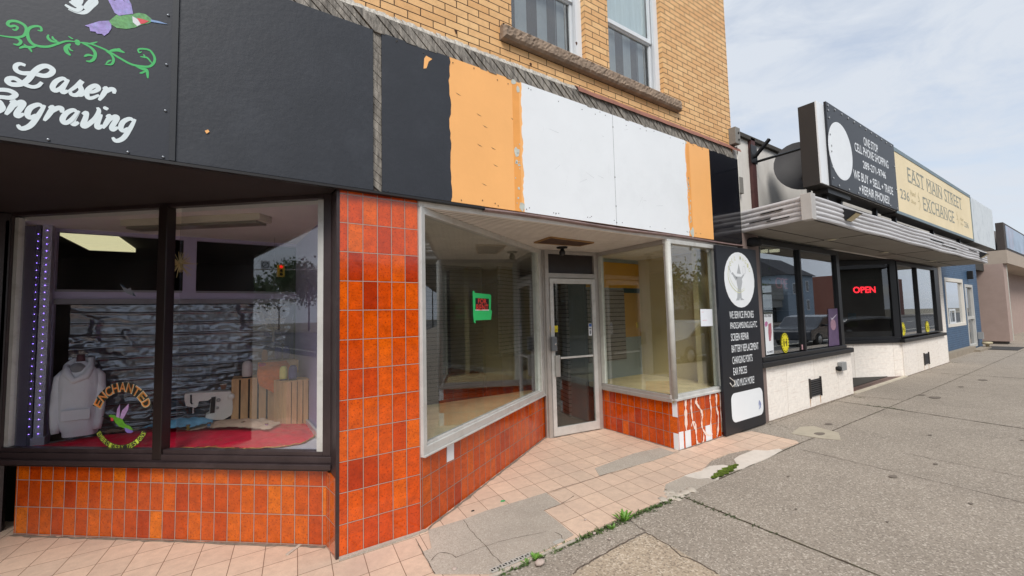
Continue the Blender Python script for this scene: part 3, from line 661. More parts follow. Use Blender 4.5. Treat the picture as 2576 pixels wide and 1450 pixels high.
MB().box(-2.9, -1.36, 2.05, 2.12, 0, 2.56).build('recessed_door', brown_m, BB)
MB().box(-6, -2.9, 0, 2.1, 0, 2.56).build('corner_wall', brown_m, BB)
# display box interior
lilac = mat('lilac_trim', 'bdb5d2', .6, .06, 4); lilac_g = mat('grey_lilac_wall', '8f8a9e', .7, .06, 3)
pale_ceil = mat('display_ceiling', 'ece6dd', .8, .05, 3)
MB().prism([(A1[0]+.02, A1[1]+.05), (B1[0]-.0, B1[1]+.05), (.80, .2), (.80, 2.30), (-1.40, 2.30)], .585, .620).build('display_floor', mat('grey_display_floor', 'b2b2ba', .7, .1, 6), BB)
MB().prism([(A1[0]+.01, A1[1]+.03), (B1[0]-.0, B1[1]+.03), (.80, .2), (.80, 2.25), (-1.36, 2.25)], 2.50, 2.55).build('display_ceiling', pale_ceil, BB)
MB().box(.765, .81, .2, 2.30, .62, 2.50).build('display_side_wall', mat('violet_side_wall', 'a59ec2', .7, .05, 3), BB)
MB().obox((.74, .30), (.765, 2.2), .62, .68, 0, .02).build('skirting', alu_w, BB)
pt = MB()
pt.box(-1.36, -1.165, 2.25, 2.31, .62, 2.50); pt.box(-.266, -.160, 2.2505, 2.3095, 1.95, 2.47); pt.box(-1.165, .765, 2.25, 2.31, 1.868, 1.949); pt.box(-1.165, .765, 2.25, 2.31, 2.468, 2.50)
pt.build('display_partition', lilac, BB)
MB().box(-1.165, .765, 2.235, 2.31, 1.820, 1.8675).box(-1.165, -.27, 2.244, 2.2495, 1.930, 1.950).box(-.155, .765, 2.244, 2.2495, 1.930, 1.950).build('partition_trim', mat('pale_trim', '8f8d94', .6), BB)
pxa = F(80, 800, 2.14)[0]; pxb = F(93, 800, 2.14)[0]; pxc = F(97, 800, 2.12)[0]; pxd = F(122, 800, 2.12)[0]
MB().box(pxa, pxb, 2.14, 2.20, .62, 2.50).build('display_post', mat('dim_lilac_post', '6b6878', .7), BB)
MB().box(pxc, pxd, 2.12, 2.20, .62, 2.50).build('display_post', mat('pale_post', 'bdbcc8', .6), BB)
MB().box(pxc-.01, pxd+.012, 2.10, 2.2005, .62, .70).build('post_foot', mat('pale_post', 'bdbcc8', .6), BB)
MB().box(-1.42, -1.40, 2.05, 2.25, .62, 2.5).build('display_side', mat('dark_side_glass', '1a1e20', .3), BB)
# back room with a lit ceiling panel
rm = MB(); rm.box(-6, 1.24, 8.9, 8.98, 0, 3.0); rm.box(-6, 1.24, 2.32, 8.98, 3.0, 3.05); rm.box(-6, -5.95, 2.32, 8.9, 0, 3.0); rm.box(.812, 1.24, .32, 8.9, 0, 3.0); rm.box(-6, 1.24, 2.32, 8.9, -.0, .012)
rm.box(-6, -1.37, 2.25, 2.31, 2.2, 3.0); rm.box(-6, 1.2, 2.312, 2.33, 2.50, 3.0)
rm.build('back_room', mat('dark_room', '1b1b1e', .9, .1, 3), BB)

# ---- right shopfront: left bay, door, right bay
RA, RB = (1.312, .002), (3.645, 1.39)
dR = np.array([RB[0]-RA[0], RB[1]-RA[1]]); lenR = float(np.linalg.norm(dR)); dR /= lenR; nR = np.array([dR[1], -dR[0]])
MB().obox(RA, RB, 0, .575, 0, .12).build('bulkhead', orange2_m, BB)
fr = MB(); frame_ring(fr, RA, RB, .575, 2.50, .05, .14, .06, .055, -.03, .04)
fr.obox(RA, RB, .560, .5745, -.045, .02); fr.obox((RA[0]+dR[0]*.05, RA[1]+dR[1]*.05), (RB[0]-dR[0]*.14, RB[1]-dR[1]*.14), .635, .655, -.012, .03)
RWL = fr.build('display_window', alu_w, BB, bevel=.003)
MB().obox((RB[0]-dR[0]*.20, RB[1]-dR[1]*.20), (RB[0]-dR[0]*.14, RB[1]-dR[1]*.14), .635, 2.445, -.02, .05).build('old_painted_jamb', white_old, RWL)
MB().obox((RA[0]+dR[0]*.05, RA[1]+dR[1]*.05), (RB[0]-dR[0]*.20, RB[1]-dR[1]*.20), .655, 2.445, .010, .016).build('pane', glass_m, RWL)
MB().box(1.312, 1.34, .05, .3, .58, 2.5).build('jamb', alu_m, RWL)
# white replacement tile pieces on the bay
P1 = [V(*h(*q), RA, RB) for q in ((498, -8), (572, -8), (572, 205), (498, 240))]
MB().plate([(p[0]+nR[0]*.0005, p[1]+nR[1]*.0005, p[2]) for p in P1], (nR[0], nR[1], 0), .002).build('broken_tile', white_board, BB)
# door
DA, DB = (3.640, 1.321), (4.520, 1.2145); dD = np.array([DB[0]-DA[0], DB[1]-DA[1]]); dD /= np.linalg.norm(dD); nD = np.array([dD[1], -dD[0]])
DR = MB(); frame_ring(DR, DA, DB, .0, 2.50, .055, .06, .02, .05, -.03, .07); DR.obox((DA[0]+dD[0]*.055, DA[1]+dD[1]*.055), (DB[0]-dD[0]*.06, DB[1]-dD[1]*.06), 2.12, 2.185, -.03, .07)
DR.obox((RB[0], RB[1]-.03), (DA[0]-.0, DA[1]), .0, 2.5, -.02, .0)
door = DR.build('door', alu_m, BB, bevel=.003)
e0 = (DA[0]+dD[0]*.06, DA[1]+dD[1]*.06); e1 = (DB[0]-dD[0]*.065, DB[1]-dD[1]*.065)
lf = MB(); frame_ring(lf, e0, e1, .025, 2.112, .055, .06, .11, .07, -.045, -.005); lf.build('leaf_frame', alu_w, door, bevel=.003)
MB().obox((e0[0]+dD[0]*.055, e0[1]+dD[1]*.055), (e1[0]-dD[0]*.06, e1[1]-dD[1]*.06), .135, 2.042, -.025, -.019).build('pane', glass_mat('door_glass', (.8, .83, .82), 1, .06), door)
MB().obox((DA[0]+dD[0]*.055, DA[1]+dD[1]*.055), (DB[0]-dD[0]*.06, DB[1]-dD[1]*.06), 2.185, 2.45, .005, .02).build('transom_panel', mat('transom_dark', '2c2523', .3, .3, 5), door)
def don(x0, x1, z0, z1, t0, t1):
    return MB().obox((e0[0]+dD[0]*x0, e0[1]+dD[1]*x0), (e0[0]+dD[0]*x1, e0[1]+dD[1]*x1), z0, z1, t0, t1)
don(.055, .665, 1.030, 1.055, -.075, -.05).build('push_bar', alu_w, door, bevel=.003)
don(.035, .105, .80, 1.08, -.085, -.048).build('handle', mat('handle_grey', 'a7a5a0', .4, .1, 8, metal=.4), door, bevel=.006)
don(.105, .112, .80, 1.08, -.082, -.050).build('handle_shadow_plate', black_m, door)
lkb = don(-.02, .055, 1.14, 1.33, -.10, -.048).build('lock_box', mat('lock_box_grey', '7c7f83', .35, .1, 8, metal=.6), door, bevel=.006)
c0 = (e0[0]+dD[0]*.03, e0[1]+dD[1]*.03)
MB().lathe((c0[0]+nD[0]*.10, c0[1]+nD[1]*.10, 1.235), [(.012, -.003), (.012, .003)], 12, axis='y').build('lock_cylinder', mat('bright_metal', 'cfcfcf', .25, metal=.9), lkb)
# right bay: side glass and front
SA, SB = (4.560, 1.235), (4.490, .0)
SBb = (4.493, -.030)
MB().obox(SBb, SA, 0, .575, -.12, 0).build('bulkhead', orange2_m, BB)
MB().box(4.4925, 5.515, -.030, .12, 0, .574).build('bulkhead', orange2_m, BB)
MB().obox(DB, SA, 0, 2.5, -.02, .03).build('corner_post', alu_m, BB, bevel=.004)
rs = MB(); frame_ring(rs, SB, SA, .575, 2.50, .035, .05, .06, .055, -.03, .03); rs.obox(SB, SA, .555, .6, .0305, .045)
RWS = rs.build('display_window', alu_m, BB, bevel=.003)
MB().obox((SA[0]-.004, SA[1]-.11), (SA[0]-.001, SA[1]-.045), .64, 2.44, -.02, .025).build('old_painted_jamb', white_old, RWS)
MB().obox((SB[0]+.002, SB[1]+.04), (SA[0]-.004, SA[1]-.05), .635, 2.445, -.003, .003).build('pane', glass_b, RWS)
rf = MB(); frame_ring(rf, (4.455, -.01), (5.55, -.01), .575, 2.50, .0, .065, .06, .05, -.02, .05); rf.box(4.455, 5.55, -.055, -.0201, .575, .60)
RWF = rf.build('display_window', alu_w, BB, bevel=.003)
MB().tube([(4.487, -.012, .60), (4.487, -.012, 2.47)], .036, 16).build('corner_post', mat('round_corner_post', 'b9b8b2', .4, .08, 6, dirt='8f8b7f', dscale=5), RWF)
MB().box(4.51, 5.485, .012, .018, .635, 2.45).build('pane', glass_b, RWF)
MB().box(5.445, 5.485, .03, .06, .635, 2.45).build('inner_jamb', white_old, RWF)
for xx in (4.56, 5.0, 5.35): MB().box(xx, xx+.03, -.004, .02, 2.40, 2.45).build('clip', mat('clip_metal', 'a9a79e', .4, metal=.4), RWF)
# replaced white tiles and pale glue marks at the corner
cz = lambda x, y: F(*Z(x, y, 1950, 780, 1.5756), -.032)
sz = lambda x, y: V(*Z(x, y, 1950, 780, 1.5756), SBb, SA)
for (xa, xb, ya, yb) in ((944, 978, 1325, 1440), (980, 1012, 1318, 1418), (1100, 1136, 1288, 1375)):
    MB().box(cz(xa, yb)[0], cz(xb, yb)[0], -.035, -.0303, max(.0, cz(xb, yb)[2]), cz(xa, ya)[2]).build('white_tile', white_board, BB)
for (za, zb, xx) in ((.385, .565, 880), (.005, .195, 890)):
    MB().obox((SBb[0], SBb[1]-.004), sz(xx, 1160)[:2], za, zb, .0005, .004).build('white_tile', white_board, BB)
gf = PF((0, -.032, 0), (1, 0, 0)); gl_ = MB()
d3 = lambda x, y: (lambda g: (g[0], g[2]))(F(*Z(x, y, 1950, 780, 1.5756), -.032))
for pts, wd2 in (([(977, 1135), (978, 1200), (982, 1320)], .022), ([(1010, 1115), (1010, 1180), (1022, 1270), (1035, 1310)], .012), ([(1045, 1112), (1040, 1150), (1070, 1200), (1078, 1240)], .016), ([(1012, 1290), (1018, 1268), (1035, 1275), (1040, 1340), (1048, 1390), (1080, 1385), (1085, 1330)], .012), ([(1120, 1130), (1125, 1095), (1145, 1088), (1158, 1110), (1160, 1180), (1170, 1230), (1168, 1320), (1162, 1350)], .014), ([(1172, 1095), (1182, 1100), (1185, 1200), (1192, 1270)], .012), ([(1078, 1220), (1072, 1270), (1080, 1310), (1105, 1340), (1130, 1345)], .012), ([(1175, 1352), (1190, 1356), (1195, 1340)], .008), ([(1120, 1130), (1128, 1200), (1125, 1290), (1135, 1340)], .010)):
    stroke(gl_, gf, [d3(*q) for q in pts], wd2*2.0, .003, 6, .7, None, .75)
gl_.build('glue_marks', mat('dried_glue', 'ecd3c4', .6, .1, 30), BB)
bt = MB(); P = [F(*Z(x, y, 1950, 780, 1.5756), -.031) for x, y in ((1188, 1268), (1214, 1264), (1216, 1322), (1190, 1325))]; bt.plate(P, (0, -1, 0), .002); bt.build('missing_tile', mat('bare_mortar', 'b9a58c', .9, .2, 20, .8, 40), BB)
# soffit with boards
sp_ = [(1.315, .001), (6.13, .001), (6.13, 8.0), (1.315, 8.0)]
MB().prism(sp_, 2.502, 2.545).build('soffit', soffit_w, BB)
sg = MB()
for i in range(26):
    y0 = .06+i*.052
    xa = 1.33+max(0, y0)*1.68
    if xa < 4.49: sg.box(xa+.02, 4.49, y0, y0+.0035, 2.4995, 2.5022)
sg.build('soffit_grooves', mat('groove', '8a8178', .9), BB)
hp = [(3.163, .898), (3.101, .521), (3.826, .565), (3.834, .828)]
MB().prism(hp, 2.490, 2.5015).build('ceiling_hatch', mat('bare_brown_hatch', '4a3428', .9, .3, 6, dirt='8a6a4a', dscale=6), BB)
hr = MB(); 
for i in range(4):
    hr.obox(hp[i], hp[(i+1) % 4], 2.486, 2.5018, -.008, .008)
hr.build('hatch_edge', mat('hatch_edge_wood', 'a07c4e', .8), BB)
# interior of the vacant shop
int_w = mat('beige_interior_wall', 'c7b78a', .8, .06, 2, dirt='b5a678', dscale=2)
yel = mat('mustard_wall', 'd09a20', .8, .06, 3); blug = mat('blue_grey_wall', '96a09e', .8, .06, 3); brn = mat('plywood_panel', 'b89250', .8, .08, 4)
slat = grid_mat('slatwall', 30, .0675, 0, .02, .0045, '15130f', [(0, '8f8a84'), (1, '8f8a84'), (.5, '8f8a84')], rough=.6, bump=.5)
MB().box(5.90, 6.10, .10, 1.58, .6, 2.5).build('interior_wall', int_w, BB)
MB().box(5.68, 5.90, .36, .44, .6, 2.5).build('leaning_board', mat('cream_board', 'd2c592', .7, .05, 3), BB)
MB().box(6.00, 6.05, .10, .14, .6, 2.5).build('interior_wall', int_w, BB)
par = MB(); par.box(4.66, 6.10, 1.58, 1.63, .6, 2.5); par.build('partition', blug, BB)
MB().box(4.66, 6.09, 1.570, 1.579, 2.03, 2.44).build('yellow_panel', yel, BB)
MB().box(5.50, 6.06, 1.571, 1.579, 1.23, 1.96).build('plywood_panel', brn, BB)
MB().box(4.66, 5.50, 1.560, 1.579, .88, 2.00).build('slatwall', slat, BB)
MB().box(5.50, 6.03, 1.566, 1.5695, 1.95, 2.03).build('teal_strip', mat('teal_strip', '2f4a4e', .7), BB)
MB().box(6.075, 6.10, 1.53, 1.579, .6, 2.5).build('partition_edge', pvc_m, BB)
MB().box(5.80, 5.95, 1.5655, 1.5695, 1.36, 1.46).build('notice', mat('tan_notice', 'a5905a', .8), BB)
MB().prism([SB, (5.9, .02), (6.1, .1), (6.1, 1.58), (4.66, 1.58), SA], .54, .60).build('display_floor', mat('pale_plywood', 'dccb9c', .7, .14, 3, dirt='8f8261', dscale=4, damt=.5), BB)
MB().prism([(1.34, .14), (3.56, 1.46), (3.58, 1.62), (2.6, 1.62), (1.34, 1.62)], .54, .60).build('display_floor', mat('pale_plywood', 'c4b283'), BB)
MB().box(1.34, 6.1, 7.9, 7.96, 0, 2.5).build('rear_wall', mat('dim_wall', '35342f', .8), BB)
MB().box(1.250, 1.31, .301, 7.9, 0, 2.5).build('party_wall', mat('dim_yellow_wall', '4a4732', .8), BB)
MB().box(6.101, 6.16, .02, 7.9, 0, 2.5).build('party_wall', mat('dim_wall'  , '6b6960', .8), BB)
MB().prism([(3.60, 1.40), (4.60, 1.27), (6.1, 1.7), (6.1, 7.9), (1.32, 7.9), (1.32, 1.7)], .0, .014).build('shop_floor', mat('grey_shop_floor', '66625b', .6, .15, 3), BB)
MB().obox((4.62, 2.0), (5.9, 5.2), 0, 2.5, -.06, 0).build('slatwall', slat, BB)
MB().obox((4.1, 3.2), (5.35, 3.75), .95, 2.5, -.06, 0).build('slatwall', slat, BB)
MB().box(4.664, 4.70, 1.64, 2.1, 0, 2.5).build('partition', blug, BB)
MB().box(2.5, 3.9, 3.4, 3.46, .0, 2.5).build('slatwall', grid_mat('dark_slatwall', 30, .0675, 0, .02, .0045, '0c0b09', [(0, '4f4b45'), (1, '4f4b45'), (.5, '4f4b45')], rough=.6, bump=.5), BB)
MB().box(3.9, 5.2, 2.8, 3.3, .0, .95).build('counter', mat('brown_counter', '4a3a33', .6), BB)

# ------------------------------------------------------------------ signs on the brick building
s1 = thing('shop_sign', 'black sign with white Laser Engraving script, green vine and hummingbird', 'sign', (-1.4, -.03, 2.57))
MB().box(-2.9, -.232, -.048, -.024, 2.566, 3.80).build('board', mat('charcoal_sign_face', '262932', .45, .08, 2, .05, 60), s1)
pf = PF((0, -.0485, 0), (1, 0, 0))
q6 = lambda x, y: (lambda g: (g[0], g[2]))(F(*Z(x, y, 0, 0, 2.417), -.0485))
whl = mat('white_vinyl', 'd3dde0', .4, .02)
lt = MB()
GL = {
 'a': [[(.78, .80), (.45, 1.0), (.12, .7), (.06, .25), (.3, 0), (.58, .25), (.78, .95)], [(.8, 1.0), (.70, .3), (.85, .0), (1.1, .2)]],
 's': [[(-.05, .05), (.30, .6), (.52, 1.12), (.48, .8), (.78, .4), (.62, .02), (.28, -.02), (.12, .18)], [(.62, .02), (.85, .1), (1.0, .3)]],
 'e': [[(.0, .35), (.45, .48), (.72, .78), (.5, 1.0), (.2, .8), (.08, .4), (.3, 0), (.6, .03), (.95, .35)]],
 'r': [[(.0, .85), (.2, .97), (.18, .5), (.08, -.05)], [(.16, .5), (.45, .92), (.72, .98), (.86, .68)]],
 'n': [[(-.05, .85), (.15, .97), (.13, .5), (.05, 0)], [(.12, .45), (.45, .98), (.68, .88), (.6, .2), (.75, 0), (1.0, .25)]],
 'g': [[(.78, .85), (.45, 1), (.1, .7), (.1, .25), (.35, .02), (.62, .3)], [(.82, 1.02), (.74, .2), (.58, -.5), (.2, -.78), (-.15, -.55)]],
 'v': [[(-.05, .8), (.15, .97), (.25, .6), (.30, .05), (.5, 0), (.85, .6), (.88, 1.2), (.68, 1.45)]],
 'i': [[(.1, 1), (.12, .25), (.28, 0), (.5, .22)], [(.16, 1.38), (.2, 1.48), (.24, 1.40)]],
}
def script(mb, word, q0, q1, xh, adv):
    p0 = np.array(q6(*q0)); p1 = np.array(q6(*q1)); n = sum(adv[c] for c in word); d = (p1-p0)/n; u = 0
    for c in word:
        for st in GL[c]:
            stroke(mb, pf, [tuple(p0+d*(u+x*.92)+np.array([.28*y*xh, y*xh])) for x, y in st], xh*.30, .0, 6, .45)
        u += adv[c]
ADV = dict(a=1.05, s=1.0, e=.95, r=.95, n=1.0, g=1.05, v=.95, i=.5)
script(lt, 'aser', (455, 815), (1020, 930), .075, ADV)
script(lt, 'ngraving', (45, 1040), (1215, 1205), .078, ADV)
for st, ww in (([(232, 595), (180, 580), (142, 600), (150, 640), (205, 665), (300, 668), (400, 690), (460, 672), (478, 635), (430, 602), (370, 610), (310, 655), (255, 725), (190, 765), (110, 768), (70, 740), (85, 715), (140, 715), (220, 765), (290, 790), (345, 782), (382, 748)], .024), ([(-70, 850), (-20, 818), (80, 822), (142, 858), (95, 888), (0, 882), (-60, 900)], .022), ([(-80, 1000), (-20, 920), (15, 960), (20, 985), (-10, 1010), (-70, 1030)], .024)):
    stroke(lt, pf, [q6(*p) for p in st], ww, 0, 6, .55)
stroke(lt, pf, [q6(*p) for p in ((630, 15), (700, 60), (735, 60), (720, 85), (690, 95), (640, 75), (590, 45))], .02, 0, 5, .5)
stroke(lt, pf, [q6(*p) for p in ((660, -20), (690, 35), (720, 10), (730, -30))], .03, 0, 5, .6)
stroke(lt, pf, [q6(*p) for p in ((620, 80), (700, 110), (770, 112), (830, 60), (870, 20), (850, -10), (800, 30), (760, 80))], .02, 0, 5, .6)
lt.build('lettering', whl, s1)
vn = MB()
for st, ww in (([(110, 265), (140, 275), (160, 250), (130, 235), (95, 240), (70, 220), (90, 195), (150, 195), (215, 225), (240, 270), (215, 325), (150, 340), (70, 335), (-40, 318)], .013), ([(340, 275), (375, 280), (365, 245), (310, 240), (260, 265), (250, 320), (275, 380), (330, 415), (430, 425), (520, 400), (600, 375), (690, 380)], .013), ([(700, 385), (790, 392), (880, 420), (980, 465), (1080, 525), (1180, 580), (1260, 600), (1350, 605), (1395, 570), (1400, 520), (1360, 460), (1300, 445), (1255, 450), (1262, 480), (1285, 470)], .012), ([(440, 315), (435, 345), (470, 375), (540, 385)], .012), ([(475, 330), (485, 355), (520, 375)], .01), ([(640, 400), (600, 430), (605, 470), (640, 505)], .018), ([(625, 420), (635, 450), (665, 465)], .008), ([(740, 390), (820, 430), (862, 480), (855, 530), (820, 558), (780, 555)], .014), ([(850, 510), (800, 500), (762, 515)], .012), ([(960, 465), (1010, 500), (1030, 545), (1010, 585), (950, 585)], .011), ([(1010, 545), (985, 555), (960, 580)], .008), ([(740, 390), (810, 398), (885, 380)], .009), ([(990, 465), (1060, 455), (1130, 478)], .016), ([(1040, 460), (1080, 445), (1100, 470)], .008), ([(1220, 595), (1290, 625), (1330, 640), (1340, 712)], .016), ([(1330, 640), (1290, 660), (1265, 665)], .010), ([(1270, 515), (1310, 520), (1340, 530), (1380, 580)], .010), ([(1300, 495), (1315, 515)], .008), ([(110, 340), (160, 350), (190, 380), (165, 408), (120, 400)], .012), ([(175, 440), (220, 425), (280, 430), (340, 415)], .013), ([(290, 475), (270, 445), (215, 400)], .009), ([(620, 330), (650, 350), (665, 355)], .007), ([(700, 360), (702, 385), (704, 412)], .022)):
    stroke(vn, pf, [q6(*p) for p in st], ww, .0, 5, .3)
vn.build('vine', mat('green_vinyl', '3fae60', .4, .03), s1)
def poly(mb, pts, lift=.0, f=q6, p_=pf, t=.0012): mb.plate([p_.p(*f(*q), lift) for q in pts], p_.n, t)
hb = thing
bd_g = MB(); poly(bd_g, [(985, 195), (1040, 150), (1110, 95), (1180, 125), (1215, 128), (1260, 118), (1320, 130), (1370, 170), (1385, 195), (1340, 215), (1290, 225), (1230, 250), (1150, 265), (1060, 255), (1010, 225)])
body = bd_g.build('hummingbird', mat('bird_green', '5f9a5c', .5, .45, 60, dirt='3d6a8a', dscale=30), s1)
w_ = MB(); poly(w_, [(1200, 150), (1245, 175), (1280, 222), (1245, 240), (1205, 205)], .0013); w_.build('throat', mat('bird_white', 'd6d8dc', .5), body)
w_ = MB(); poly(w_, [(1240, 165), (1290, 175), (1350, 195), (1310, 215), (1275, 220)], .0014); w_.build('gorget', mat('bird_red', 'c8404c', .5, .2, 50), body)
w_ = MB(); poly(w_, [(1365, 180), (1440, 195), (1523, 222), (1440, 212), (1370, 200)], .0013); w_.build('beak', mat('bird_blue', '7f9cc8', .5), body)
w_ = MB(); poly(w_, [(975, -10), (1040, 10), (1100, -20), (1160, 60), (1200, 130), (1140, 135), (1080, 145), (1040, 120)], .0012); poly(w_, [(1110, -30), (1150, -30), (1190, 40), (1208, 130), (1180, 130)], .0016)
w_.build('wing', mat('bird_wing', '9a8cc8', .5, .35, 40, dirt='6fa0c8', dscale=25), body)
w_ = MB(); poly(w_, [(1010, 225), (985, 190), (900, 195), (770, 235), (810, 250), (820, 285), (865, 290), (880, 308), (925, 310), (945, 328), (985, 300), (1010, 260)], .0012); w_.build('tail', mat('bird_tail', 'a08fd0', .5, .35, 30, dirt='6fb0b8', dscale=20), body)
MB().box(-.2315, -.2035, -.055, -.024, 2.566, 3.80).build('joint_strip', mat('joint_strip_black', '26282d', .5, .15, 6), s1)
scw = MB()
for q in ((1525, 140), (1510, 588), (1500, 1005), (1480, 1425), (1160, 1380), (438, 1268)):
    c = q6(*q); scw.lathe((c[0], -.050, c[1]), [(.008, .002), (.006, -.004), (.003, -.005)], 10, axis='y')
scw.build('screw', mat('screw_metal', '8b8f94', .3, .1, 20, metal=.8), s1)
s2 = thing('blank_sign_board', 'blank black painted board between the script sign and the grey wood strip', 'sign board', (.38, -.03, 2.57))
MB().box(-.2030, .948, -.044, -.024, 2.566, 3.80).build('board', black_board, s2, bevel=.002)
cm_ = MB(); poly(cm_, [(x, y) for x, y in ((0, 0), (14, -5), (20, 4), (8, 12))], 0, lambda x, y: (lambda g: (g[0], g[2]))(F(515+x*.6, 330+y*.6, -.0445))); cm_.build('paint_chip', orange_paint, s2)
s3 = thing('blank_sign_board', 'long blank sign with white middle, orange bands and black ends above the vacant shop', 'sign board', (3.6, -.03, 2.57))
rr5 = random.Random(21)
def wob(x, z0, z1, n=26, a=.012): return [(x+rr5.uniform(-a, a)+a*math.sin(i*.7), z0+(z1-z0)*i/n) for i in range(n+1)]
Z0, Z1 = 2.568, 3.80
MB().box(1.50, 5.456, -.040, -.024, Z0, Z1).build('board', orange_paint, s3)
MB().box(1.014, 1.4995, -.040, -.024, Z0, Z1).build('board', black_board, s3)
e_ = wob(1.585, Z0, Z1, 30, .006)
MB().plate([(1.014, -.0405, Z0), *[(x, -.0405, z) for x, z in e_], (1.014, -.0405, Z1)], (0, -1, 0), .002).build('black_paint', black_board, s3)
e_ = wob(2.325, Z0, Z1, 40, .006); e2 = wob(4.900, Z0, Z1, 40, .006)
MB().plate([*[(x, -.0405, z) for x, z in e_], *[(x, -.0405, z) for x, z in e2[::-1]]], (0, -1, 0), .003).build('white_face', white_board, s3)
MB().plate([(2.225, -.0405, Z0), (2.30, -.0405, Z0), (2.30, -.0405, Z1-.03), (2.225, -.0405, Z1-.03)], (0, -1, 0), .001).build('paint_band', orange_edge, s3)
MB().plate([(4.925, -.0405, Z0), (4.99, -.0405, Z0), (4.99, -.0405, Z1-.03), (4.925, -.0405, Z1-.03)], (0, -1, 0), .001).build('paint_band', orange_edge, s3)
MB().box(3.561, 3.565, -.0442, -.0437, Z0, Z1).build('joint_line', mat('joint_grey', '77797c', .6), s3)
ch = MB()
def chip(x, z, rx, rz, n=9):
    P = [(x+rx*math.cos(2*PI*i/n)*rr5.uniform(.5, 1.1), -.0418, z+rz*math.sin(2*PI*i/n)*rr5.uniform(.5, 1.1)) for i in range(n)]
    ch.plate(P, (0, -1, 0), .0012)
chip(2.26, 3.12, .035, .055); chip(2.255, 3.02, .02, .03); chip(2.28, 3.0, .02, .012); chip(2.30, 2.62, .045, .05); chip(2.27, 2.78, .015, .02); chip(2.24, 3.78, .04, .03); chip(2.29, 3.72, .02, .04); chip(2.26, 2.69, .012, .012); chip(4.97, 2.62, .05, .07); chip(4.95, 2.80, .012, .05); chip(4.93, 3.25, .012, .05); chip(4.95, 2.95, .01, .04); chip(4.92, 3.78, .03, .02)
for i in range(14): chip(4.93+rr5.uniform(-.012, .04), rr5.uniform(2.6, 3.4), .01, .015)
for i in range(8): chip(2.26+rr5.uniform(-.03, .04), rr5.uniform(2.6, 3.2), .006, .008)
ch.build('flaked_paint', white_old, s3)
ch = MB()
P = [F(*Z(x, y, 1240, 0, 1.6474), -.043) for x, y in ((578, 362), (590, 345), (628, 366), (605, 382), (592, 422), (574, 425))]; ch.plate(P, (0, -1, 0), .001); ch.build('paint_chip', orange_paint, s3)
ch = MB()
for x, z in ((1.84, 3.37), (1.84, 3.10), (1.98, 3.10), (1.88, 2.76), (2.0, 2.95), (1.90, 3.28), (1.64, 3.50), (2.2, 3.42)):
    ch.plate([(x, -.0405, z+.008), (x+.03, -.0405, z), (x+.05, -.0405, z-.008), (x+.02, -.0405, z-.004)], (0, -1, 0), .0008)
ch.build('scratch', mat('scratch_brown', '8a6a4a', .7), s3)
scf = MB()
for i in range(22):
    x = rr5.uniform(2.45, 4.8); z = rr5.uniform(2.7, 3.7); a = rr5.uniform(-.6, .6)+(1.2 if i % 3 else 0); L_ = rr5.uniform(.03, .16)
    scf.plate([(x, -.0437, z), (x+L_*math.cos(a), -.0437, z+L_*math.sin(a)), (x+L_*math.cos(a), -.0437, z+L_*math.sin(a)+.003), (x, -.0437, z+.0015)], (0, -1, 0), .0003)
scf.build('scuff', mat('scuff_grey', 'b9bcbf', .6), s3)
nl = MB()
for i in range(46):
    x = rr5.uniform(1.05, 5.4); z = rr5.choice([Z0+rr5.uniform(.01, .06), Z1-rr5.uniform(.02, .07)])
    nl.lathe((x, -.0445, z), [(.005, .001), (.005, -.001)], 6, axis='y')
for z in (3.66, 3.1, 2.78, 2.6): nl.lathe((3.563, -.0455, z), [(.007, .001), (.007, -.001)], 8, axis='y')
nl.build('nail', mat('nail_dark', '3a342f', .6), s3)
MB().box(5.457, 6.19, -.040, -.024, Z0, Z1).build('black_end_panel', black_gloss, s3)

# ------------------------------------------------------------------ ceiling things of the vacant shop entrance
dm = thing('dome_camera', 'black dome camera hanging under the white soffit before the door', 'camera', (3.72, 1.03, 2.50))
MB().lathe((3.72, 1.03, 2.485), [(.075, .014), (.07, 0), (.03, -.006)], 20).build('base', matte_black, dm)
MB().lathe((3.72, 1.03, 2.42), [(.012, -.035), (.035, -.02), (.042, .01), (.03, .04), (.02, .06)], 18).build('dome', black_m, dm)

# signs and stickers on the glass
fr_ = thing('for_rent_sign', 'red and black FOR RENT sign taped with green tape on the vacant window', 'sign', (2.2, .5, 1.55))
PR = PF((RA[0]+nR[0]*.022, RA[1]+nR[1]*.022, 0), (dR[0], dR[1], 0), n=(nR[0], nR[1], 0))
def onR(x, y):
    p = V(*Z(x, y, 1240, 700, 1.45), (RA[0]-dR[0]*0, RA[1]), RB); return ((p[0]-RA[0])*dR[0]+(p[1]-RA[1])*dR[1], p[2])
PR = PF((RA[0]-nR[0]*.006, RA[1]-nR[1]*.006, 0), (dR[0], dR[1], 0), n=(nR[0], nR[1], 0))
tp = MB(); poly(tp, [(775, 568), (783, 566), (786, 578), (868, 586), (875, 590), (873, 672), (880, 676), (874, 724), (789, 728), (792, 745), (782, 738), (778, 700)], 0, onR, PR)
tp.build('green_tape', mat('green_tape_bright', '2fc06a', .5, .06, 20), fr_)
tp = MB(); poly(tp, [(789, 606), (862, 610), (863, 668), (789, 668)], .0014, onR, PR); tp.build('card', matte_black, fr_)
tp = MB(); poly(tp, [(789, 669), (863, 669), (863, 674), (789, 674)], .0014, onR, PR); tp.build('card_margin', white_board, fr_)
tp = MB(); a1 = onR(803, 636); a2 = onR(849, 611); b1 = onR(794, 667); b2 = onR(859, 640)
put_text(tp, PR, 'FOR', a1[0], a2[0], a1[1], a2[1], .012, 0, .003); tp.build('lettering', mat('signal_red', 'e23a30', .5, .02), fr_); tp = MB(); put_text(tp, PR, 'RENT', b1[0], b2[0], b1[1]-.01, b2[1]-.004, .012, 0, .003)
tp.build('lettering', mat('signal_red', 'e23a30', .5, .02), fr_)
